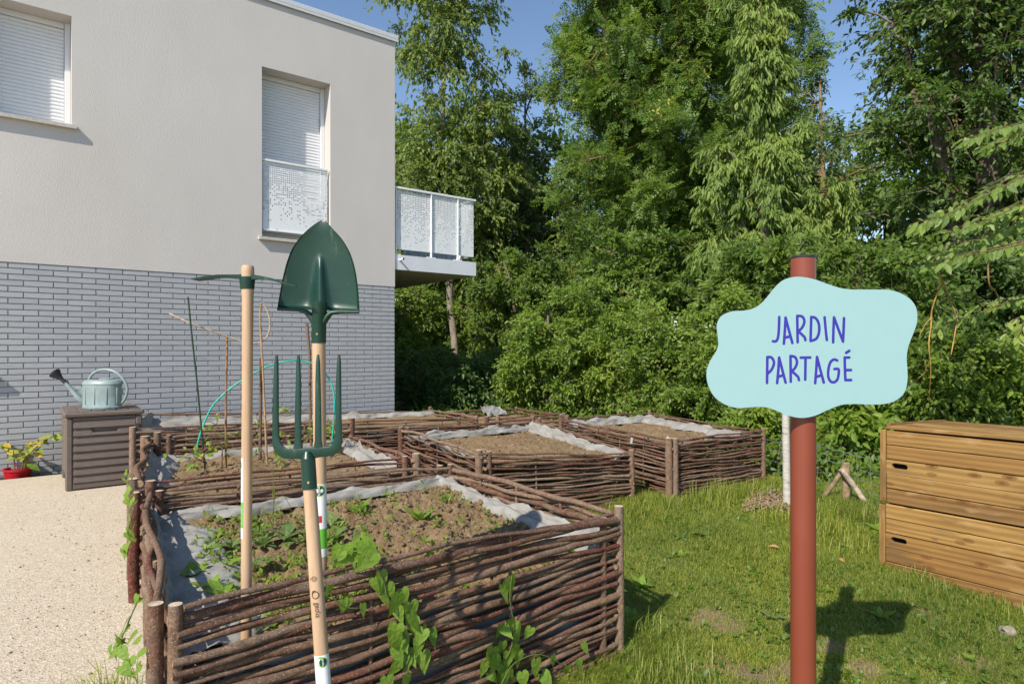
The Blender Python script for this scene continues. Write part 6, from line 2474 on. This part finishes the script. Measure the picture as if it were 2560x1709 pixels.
vine('bindweed with leaves by the right corner of the front wall',
     [fw4(2050, 1000), fw4(2040, 1130), fw4(2060, 1260), fw4(2040, 1400), fw4(1970, 1480)],
     [fw4(2045, 1050), fw4(2015, 1090), fw4(2040, 1265), fw4(2075, 1290), fw4(1985, 1300), fw4(1960, 1470), fw4(2000, 1500), fw4(2060, 1410), fw4(2085, 1440), fw4(2030, 1440), fw4(1960, 1540), fw4(2000, 1560), fw4(1940, 1420), fw4(1990, 1390), fw4(2070, 1350), fw4(1900, 1500), fw4(2050, 1520)], size=(.055, .085))
zd = lambda x, y, o=0.08: front_wall(x * K, y * K, o)
vine('bindweed cluster low on the front wall near the bottom edge',
     [zd(1150, 1568, .1), zd(1180, 1520), zd(1240, 1500), zd(1300, 1530)],
     [zd(1135, 1520), zd(1180, 1500), zd(1210, 1455), zd(1165, 1450), zd(1230, 1530), zd(1270, 1520), zd(1300, 1540), zd(1255, 1560), zd(1345, 1490), zd(1200, 1560), zd(1160, 1560), zd(1330, 1530)], size=(.05, .08))
# left side of the nearest bed
lw = [(170, 275, 3.1), (170, 318, 3.05), (160, 380, 2.95), (175, 415, 2.9), (185, 450, 2.8), (180, 468, 2.75), (180, 560, 2.6), (170, 600, 2.55), (175, 640, 2.5), (200, 660, 2.5), (160, 730, 2.35), (160, 768, 2.3), (215, 1075, 1.95), (140, 1215, 1.85), (100, 1320, 1.8), (80, 1350, 1.8), (60, 1390, 1.8), (205, 1310, 1.78), (240, 1450, 1.7), (180, 1500, 1.7), (130, 1290, 1.8), (110, 1380, 1.78), (160, 1450, 1.75)]
z6b = lambda x, y, Y: at(250 + x / 2.4926, 1080 + y / 2.4926, Y + 0.12)
vine('bindweed with pointed leaves trailing down the terrace side of the nearest bed',
     [z6b(200, 280, 3.1), z6b(180, 460, 2.78), z6b(185, 620, 2.52), z6b(170, 760, 2.32)], [z6b(*q) for q in lw[:12]] + [z6b(q[0] + LR.gauss(0, 10), q[1] + LR.gauss(0, 22), q[2]) for q in lw[:12]], size=(.035, .06), down=.5, out=-DX)
vine('bindweed with broad leaves at the left foot of the nearest bed',
     [z6b(230, 1060, 1.95), z6b(170, 1200, 1.85), z6b(130, 1330, 1.8), z6b(200, 1500, 1.7)], [z6b(*q) for q in lw[12:]] + [z6b(q[0] + LR.gauss(0, 22), q[1] + LR.gauss(10, 40), q[2]) for q in lw[12:]], size=(.028, .05), down=.4, out=-DX)

# weeds in the nearest bed
def sp(x, y, z=0.345):
    Y = (CAMZ - z) * FPX / (y - CY)
    return at(x, y, Y)


def rosette(label, p, nleaf, size, meshes, rise=0.7, name='weed', group='weeds in the nearest bed', spread=1.0, wide=1.0):
    t = thing(name, label, 'weed', p, group)
    for i in range(nleaf):
        a = 2 * math.pi * (i + LR.uniform(-.3, .3)) / nleaf
        d = V3((math.cos(a) * spread, math.sin(a) * spread, rise * LR.uniform(.4, 1.3)))
        n = V3((-math.cos(a) * rise, -math.sin(a) * rise, 1.0))
        put_leaf(meshes, t, V3(p) + V3((0, 0, 0.005)), d, n, size * LR.uniform(.65, 1.15), wide=wide)
    return t


W_ = [
    (870, 812, 9, .125, ME_LANCE, 1.0, 'large dandelion like weed just left of the fork handle'),
    (935, 835, 7, .10, ME_LANCE, .8, 'dandelion like weed close against the fork handle'),
    (1110, 820, 8, .10, ME_LANCE, .8, 'pale jagged leaved weed right of the shovel label'),
    (1100, 745, 6, .09, ME_LANCE, .9, 'jagged weed behind the shovel label'),
    (1235, 690, 5, .135, ME_WOVAL, 1.8, 'upright weed with tall broad leaves by the back liner'),
    (1280, 780, 7, .095, ME_LANCE, .5, 'flat spreading weed in the middle of the soil'),
    (1390, 745, 9, .085, ME_LANCE, .55, 'grey green rosette weed right of the middle of the soil'),
    (1570, 720, 6, .12, ME_WOVAL, 1.3, 'weed with one long upright leaf in the right of the bed'),
    (1800, 690, 6, .055, ME_ROUND, .9, 'small bright weed near the right liner'),
    (1715, 650, 6, .06, ME_ROUND, 1.0, 'small stalked weed near the back right corner'),
    (1605, 835, 7, .045, ME_ROUND, .9, 'tiny bushy weed on bare soil'),
    (555, 965, 6, .085, ME_WOVAL, 1.3, 'broad leaved seedling in the left of the soil'),
    (470, 1075, 6, .075, ME_WOVAL, 1.1, 'leafy seedling near the front left liner'),
    (540, 1110, 5, .085, ME_WOVAL, .9, 'round leaved weed just inside the front left corner'),
    (720, 960, 7, .07, ME_LANCE, .8, 'narrow leaved weed right of the mattock handle'),
    (745, 850, 9, .085, ME_LANCE, 1.0, 'dense narrow leaved weed behind the mattock label'),
    (660, 800, 8, .08, ME_LANCE, 1.0, 'weed seen left of the mattock label'),
    (585, 860, 8, .075, ME_LANCE, .9, 'weed clump left of the mattock handle'),
    (440, 880, 6, .07, ME_WOVAL, .9, 'bright seedling beside the left liner'),
    (390, 960, 7, .07, ME_WOVAL, .8, 'leafy seedling tucked against the left liner'),
    (385, 1010, 6, .075, ME_ROUND, .7, 'round leaved shoot at the edge of the left liner'),
    (400, 900, 6, .06, ME_ROUND, .8, 'small shoot on the liner edge'),
    (520, 800, 7, .06, ME_ROUND, .9, 'low bright weed near the back left liner'),
    (1350, 690, 6, .06, ME_ROUND, .9, 'low weed beneath the back liner'),
    (770, 930, 7, .06, ME_LANCE, .7, 'small jagged weed in front of the large one'),
    (620, 720, 5, .06, ME_ROUND, 1.0, 'small weed by the back left rods'),
    (1150, 660, 6, .05, ME_ROUND, 1.2, 'little weed at the back liner behind the shovel'),
    (690, 760, 7, .07, ME_LANCE, 1.1, 'weed just behind the mattock handle'),
]
for x, y, nl_, sz_, me_, ri, lab in W_:
    q = z4(x, y)
    p = sp(*q)
    rosette(lab, p, nl_, sz_, me_, ri)
# carpet of tiny seedlings
r = np.random.default_rng(19)
Ps = []
for _ in range(340):
    u, v = r.uniform(.06, .95), r.uniform(.04, .92)
    if r.uniform() < (0.85 if u < .5 else .38):
        c = soil1(u, v)
        for k in range(r.integers(5, 14)):
            Ps.append((c.x + r.normal() * .02, c.y + r.normal() * .02, c.z + .008 + abs(r.normal()) * .022))
Ps = np.array(Ps)
n = len(Ps)
link('seedlings', leaves_mesh('seedlings', Ps, nrm(r.normal(size=(n, 3)) + (0, 0, .5)), nrm(r.normal(size=(n, 3)) * .4 + (0, -.2, 1)), r.uniform(.016, .042, n), SX, MT['lf_s']), bed1, 'stuff')
# tall grass stalk in the bed
gs = thing('grass_stalk', 'single tall grass stalk with arching blades between the two tools', 'grass plant', sp(*z4(800, 800)))
m = MB()
g0 = sp(*z4(800, 800))
m.tube(crom([g0, g0 + V3((0.0, 0, .10)), g0 + V3((.005, 0, .22)), g0 + V3((.0, 0, .36))], 4), [.003] * 9 + [.0022] * 3 + [.001], 5)
m.build('stem', MT['stem'], gs, smooth='all')
for sx, hh, L in ((1, .14, .11), (1, .09, .07), (-1, .05, .09), (.6, .2, .03)):
    m = MB()
    pts = [g0 + V3((sx * L * t, -.02 * t, hh + .10 * math.sin(t * 2.4) - .11 * t * t)) for t in [i / 8 for i in range(9)]]
    vs = []
    for i, p in enumerate(pts):
        wd = .006 * (1 - (i / 8) ** 2) + .0004
        vs += [p + V3((0, wd, .002)), p, p + V3((0, -wd, .002))]
    m.add(vs, [(3 * i + a, 3 * i + a + 1, 3 * i + a + 4, 3 * i + a + 3) for i in range(8) for a in (0, 1)])
    m.build('blade', MT['grass'], gs, smooth='all')

# young tomato plants between the stakes
def tomato(label, p, h, seed, n=34, dry=0.0):
    rr = random.Random(seed)
    t = thing('tomato_plant', label, 'plant', p, 'young plants tied to the stakes')
    m = MB()
    st = [V3(p) + V3((rr.gauss(0, .02) * i, rr.gauss(0, .02) * i, h * i / 4)) for i in range(5)]
    m.tube(crom(st, 3), [.005] * 8 + [.003] * 5, 6)
    br = []
    for i in range(7):
        a = rr.uniform(0, 6.28)
        s = st[rr.randint(1, 4)]
        e = s + V3((math.cos(a) * .12, math.sin(a) * .12, rr.uniform(-.02, .1)))
        m.tube([s, s.lerp(e, .5) + V3((0, 0, .02)), e], [.003, .002, .0015], 5)
        br += [s.lerp(e, q) for q in (.5, .75, 1)]
    m.build('stem', MT['bstem'], t, smooth='all')
    for _ in range(n):
        b = rr.choice(br) + V3((rr.gauss(0, .015), rr.gauss(0, .015), rr.gauss(0, .015)))
        put_leaf(ME_POT if rr.random() < dry else ME_WOVAL, t, b, V3((rr.gauss(0, 1), rr.gauss(0, 1), -.5)), V3((0, -.5, 1)) + rv(.3), rr.uniform(.03, .065))
    return t


for i, (x, y, Y, h, lab, dr) in enumerate([(512, 1170, 4.6, .32, 'wilting plant tied to the dark green stake', .4), (555, 1165, 4.8, .34, 'sparse plant by the jointed cane', .3),
                                           (655, 1150, 5.0, .40, 'leafiest plant at the peeled stake', .2), (690, 1155, 4.9, .25, 'low yellowing plant behind the mattock', .5),
                                           (765, 1120, 5.4, .42, 'tall thin plant beside the rough stake', .3), (845, 1115, 5.6, .28, 'small plant near the right foot of the hoop', .2),
                                           (478, 1150, 4.9, .12, 'tiny yellow plant at the left foot of the hoop', .3)]):
    p = at(x, y, Y)
    p.z = 0.36
    tomato(lab, p, h, 60 + i, n=30 if h > .2 else 9, dry=dr)

# potted laurel beside the storage box
pp_ = at(44, 1180, 6.40)
pp_.z = -0.055
pt_ = thing('potted_plant', 'straggly plant with green and yellow leaves in a red pot against the brick wall', 'potted plant', pp_)
mb = MB()
mb.lathe([(0.0, 0.0), (0.095, 0.0), (0.116, 0.105), (0.124, 0.108), (0.124, 0.128), (0.115, 0.128), (0.110, 0.10), (0, 0.10)], pp_, 30)
mb.build('pot', MT['redpot'], pt_, smooth=40)
br_ = [[(0, 0, .08), (.0, 0, .2), (.03, 0, .3), (.10, .02, .38)], [(.03, 0, .08), (.07, 0, .2), (.15, -.02, .3), (.26, .0, .40), (.36, .02, .46)], [(-.03, 0, .08), (-.06, .02, .25), (-.15, .02, .36), (-.22, .02, .37)],
       [(.05, 0, .08), (.14, -.05, .22), (.27, -.04, .36)], [(0, .02, .08), (.12, .04, .3), (.26, .04, .42), (.42, .03, .48)]]
for b in br_:
    pts = [pp_ + V3(q) for q in b]
    stem_tube(pt_, pts, [.006 - .003 * i / ((len(pts) - 1) * 4) for i in range((len(pts) - 1) * 4 + 1)], MT['bstem'])
    cpt = crom(pts, 5)
    for q in range(9):
        p = cpt[min(len(cpt) - 1, int(len(cpt) * (.45 + .55 * q / 8)))]
        a = LR.uniform(0, 6.28)
        put_leaf(ME_POT, pt_, p, V3((math.cos(a), math.sin(a) * .5 - .3, LR.uniform(-.7, .35))), V3((0, -.6, .9)) + rv(.3), LR.uniform(.09, .15))

# lawn weeds
for x, y, nl_, sz_, me_, ri, lab in [
    (1905, 1272, 6, .12, ME_WOVAL, .4, 'dock like weed at the edge of the wood chips'), (1700, 1345, 9, .07, ME_LANCE, .5, 'grey green weed patch in the middle of the lawn'),
    (1760, 1340, 9, .08, ME_LANCE, .5, 'thistle like weed left of the sign post'), (2200, 1330, 6, .13, ME_WOVAL, .6, 'broad leaved weed at the foot of the compost bin'),
    (1700, 1390, 5, .08, ME_WOVAL, .5, 'small broad weed between the bed and the sign post'), (1560, 1640, 7, .08, ME_ROUND, 1.0, 'leafy weed beside the right corner of the nearest bed'),
    (1575, 1560, 7, .09, ME_ROUND, 1.2, 'taller leafy weed against the right corner post'), (1600, 1470, 6, .09, ME_HEART, 1.1, 'weed with pale heart leaves growing along the nearest bed'),
    (1545, 1690, 6, .085, ME_ROUND, .5, 'round leaved weed at the bottom edge by the front wall'), (1640, 1660, 6, .06, ME_ROUND, .7, 'low round leaved weed on bare earth'),
    (2200, 1545, 6, .085, ME_WOVAL, .7, 'pair of glossy leaves in the shadow of the sign'), (1925, 1545, 5, .08, ME_LANCE, .7, 'young weed left of the sign post foot'),
    (1875, 1440, 6, .05, ME_ROUND, .8, 'small pale weed before the sign post'), (2420, 1650, 6, .05, ME_ROUND, .8, 'small weed near the pale stone'), (2060, 1480, 6, .05, ME_ROUND, .7, 'small weed right of the sign post'),
]:
    Yq = 4.0
    for _ in range(6):
        Yq = (CAMZ - lz((x - CX) / FPX * Yq, Yq)) * FPX / (y - CY)
    p = at(x, y, Yq)
    rosette(lab, p, nl_, sz_, me_, ri, group='weeds in the lawn')


def lawn_pt(x, y):
    Yq = 3.5
    for _ in range(8):
        Yq = (CAMZ - lz((x - CX) / FPX * Yq, Yq)) * FPX / (y - CY)
    return at(x, y, Yq)


# dry leaves, stone, wood chips
ME_DRY = leaf_shape('fallen_leaf', OVALR, MT['dry'], .5, -.5)
for x, y, s, lab in [(1947, 1380, .06, 'dry orange leaf standing in the grass left of the sign post'), (2097, 1408, .05, 'pale curled dry leaf on the lawn near the compost bin'), (1925, 1284, .06, 'dry leaf by the dock weed'),
                     (2422, 1640, .045, 'upright pale dry leaf in the lower right lawn')]:
    p = lawn_pt(x, y)
    o = link('fallen_leaf', ME_DRY)
    tag(o, lab, 'leaf', 'dry leaves on the lawn')
    o.location = p + V3((0, 0, .03))
    o.rotation_euler = (LR.uniform(-.8, .8), LR.uniform(-1.2, .4), LR.uniform(0, 6))
    o.scale = (s, s, s)
p = lawn_pt(2520, 1585)
bm = bmesh.new()
bmesh.ops.create_icosphere(bm, subdivisions=3, radius=1)
for v in bm.verts:
    v.co *= 1 + .22 * noise.noise(v.co * 1.4) + .08 * noise.noise(v.co * 4)
    v.co = V3((v.co.x * .040, v.co.y * .03, v.co.z * .028))
me = bpy.data.meshes.new('stone')
bm.to_mesh(me)
bm.free()
me.materials.append(MT['stone'])
o = link('stone', me)
o.location = p + V3((0, 0, .015))
tag(o, 'pale stone lying in the grass near the lower right corner', 'stone')
mb = MB()
rr = random.Random(6)
for _ in range(700):
    a, b = rr.random(), rr.random()
    c = at(1862 + 130 * a, 1235 + 35 * b + 20 * a, 5.35 - .5 * b)
    c.z = lz(c.x, c.y) + .015 + rr.random() * .05 * (1 - abs(2 * a - 1))
    R = Matrix.Rotation(rr.uniform(0, 3.14), 3, 'Z') @ Matrix.Rotation(rr.gauss(0, .4), 3, 'Y')
    mb.box(c, (rr.uniform(.02, .07), rr.uniform(.004, .012), .004), R)
mb.build('wood_chips', MT['chips'], None, kind='stuff')
# plant tags
for x, y, s, lab in [(1579, 1078, .05, 'small white plant tag, leftmost of the three in the bed'), (1621, 1082, .062, 'green and white plant tag standing in the bed by the fence'), (1669, 1085, .06, 'narrow dark plant tag at the corner post')]:
    p = at(x, y, 5.45)
    p.z = .455
    mb = MB()
    wd = .022 if 'narrow' not in lab else .012
    R = Matrix.Rotation(rr.gauss(.3, .3), 3, 'Z') @ Matrix.Rotation(rr.gauss(0, .12), 3, 'Y')
    mb.box(p + V3((0, 0, s / 2 + .01)), (wd, .002, s), R)
    if 'white' not in lab or 'green' in lab:
        mb.box(p + R @ V3((.001, -.0018, s * .5 + .012)), (wd * .8, .002, s * .6), R, mi=1)
    o = mb.build('plant_tag', [MT['tagm'], MT['tagg']])
    tag(o, lab, 'plant tag', 'plant tags in the bed by the fence')

# ------------------------------------------------------------------ cherry branches that hang in from the right
ct = thing('cherry_tree', 'cherry tree whose leafy branches hang in from the right edge', 'tree', (5.9, 6.0, 0))
tk = [(5.9, 6.0, -.1), (5.85, 6.0, 1.5), (5.8, 5.9, 3.0), (5.7, 5.8, 5.0)]
mb = MB()
mb.tube(crom(tk, 4), [.11 - .05 * i / 12 for i in range(13)], 10)
mb.build('trunk', MT['trunk'], ct, smooth='all')
CYD = 5.3
CH = {'n': 0, 'x': []}


def cherry_leaf(p, d, n, sz):
    CH['n'] += 1
    if CH['n'] % 2 and CH['n'] < 560:
        put_leaf(ME_CHERRY, ct, p, d, n, sz)
    else:
        CH['x'].append((p, V3(d), V3(n), sz))


brs = [[(2640, 290), (2560, 306), (2508, 319), (2447, 338), (2409, 356)], [(2640, 312), (2560, 332), (2508, 357), (2467, 375)],
       [(2660, 395), (2560, 440), (2476, 482), (2400, 520), (2345, 545), (2294, 562)], [(2660, 470), (2560, 510), (2501, 535), (2439, 561), (2372, 582)],
       [(2660, 510), (2557, 550), (2483, 587), (2390, 612), (2345, 640), (2305, 668)], [(2600, 600), (2468, 628), (2405, 641), (2357, 660)],
       [(2660, 725), (2560, 745), (2501, 761), (2446, 783), (2390, 800), (2335, 832)], [(2660, 780), (2570, 800), (2550, 830), (2535, 862)], [(2640, 590), (2560, 606), (2540, 622)]]
for bi, b in enumerate(brs):
    dep = CYD + .25 * math.sin(bi * 2.3)
    pts = [at(x, y, dep) for x, y in b]
    root_pt = V3((5.8, 5.9, pts[0].z + .35))
    allp = crom([root_pt] + pts, 8)
    k = len(allp)
    m = MB()
    m.tube(allp, [.0075 - .0060 * i / (k - 1) for i in range(k)], 6)
    m.tube([allp[6]] + [q + V3((0, .12, .02)) for q in allp[9:]], [.005 - .0038 * i / (k - 9) for i in range(k - 8)], 5)
    m.build('branch', MT['bstem'], ct, smooth='all')
    run = allp[9:]
    acc = 0.0
    side = 1
    for i in range(len(run) - 1):
        seg = (run[i + 1] - run[i]).length
        q = 0.0
        SPC = LR.uniform(.012, .032)
        while acc + seg - q > SPC:
            q += SPC - acc
            acc = 0
            p = run[i].lerp(run[i + 1], min(1, q / seg))
            dirb = (run[i + 1] - run[i]).normalized()
            side = -side
            d = V3((dirb.x * .6 + LR.gauss(0, .35), side * .5 + LR.gauss(0, .3), -0.9 + LR.gauss(0, .25)))
            cherry_leaf(p + V3((0, side * .012, -.008)), d, V3((-.45, -1, .5)) + rv(.5), LR.uniform(.07, .118))
            if LR.random() < .75:
                o2 = V3((LR.gauss(0, .02), .12 + LR.gauss(0, .02), .015 + LR.gauss(0, .015)))
                cherry_leaf(p + o2, d + rv(.25), V3((-.45, -1, .5)) + rv(.5), LR.uniform(.06, .105))
        acc += seg - q
for pts, r0 in (([(500, 510), (560, 605), (620, 760), (655, 845), (640, 960), (615, 1100)], .009), ([(560, 605), (520, 690), (485, 800), (480, 900), (465, 1030), (478, 1200), (465, 1400)], .0075),
                ([(480, 850), (440, 895), (400, 975)], .005), ([(440, 1140), (442, 1210), (385, 1265)], .004), ([(865, 380), (870, 610), (915, 670), (950, 760)], .008)):
    m = MB()
    c = crom([at(2150 + x / 2.702, 480 + y / 2.702, CYD + .15 + .1 * math.sin(y * .01)) for x, y in pts], 4)
    k = len(c)
    m.tube(c, [r0 * (1 - .55 * i / (k - 1)) * (1 + .15 * (i % 3 == 0)) for i in range(k)], 7)
    m.build('dead_twig', MT['lichen'], ct, smooth='all')

xs = CH['x']
link('foliage', leaves_mesh('foliage', np.array([q[0][:] for q in xs]), np.array([q[1][:] for q in xs]), np.array([q[2][:] for q in xs]), np.array([q[3] for q in xs]), T_six(.22), MT['lf_d']), ct, 'stuff')
# loose grains and bits on the terrace
rr = random.Random(15)
pts, sz = [], []
for _ in range(900):
    yy = rr.uniform(2.2, 5.6)
    xx = -0.80 * yy + rr.uniform(0, 1) * (0.80 * yy - 1.45 - (yy - 2.2) * .38)
    pts.append((xx, yy, 0.002))
    sz.append(min(.009, .0026 * math.exp(rr.gauss(0, .45))))
lumps('loose_gravel', None, pts, sz, MT['stone'], 55)
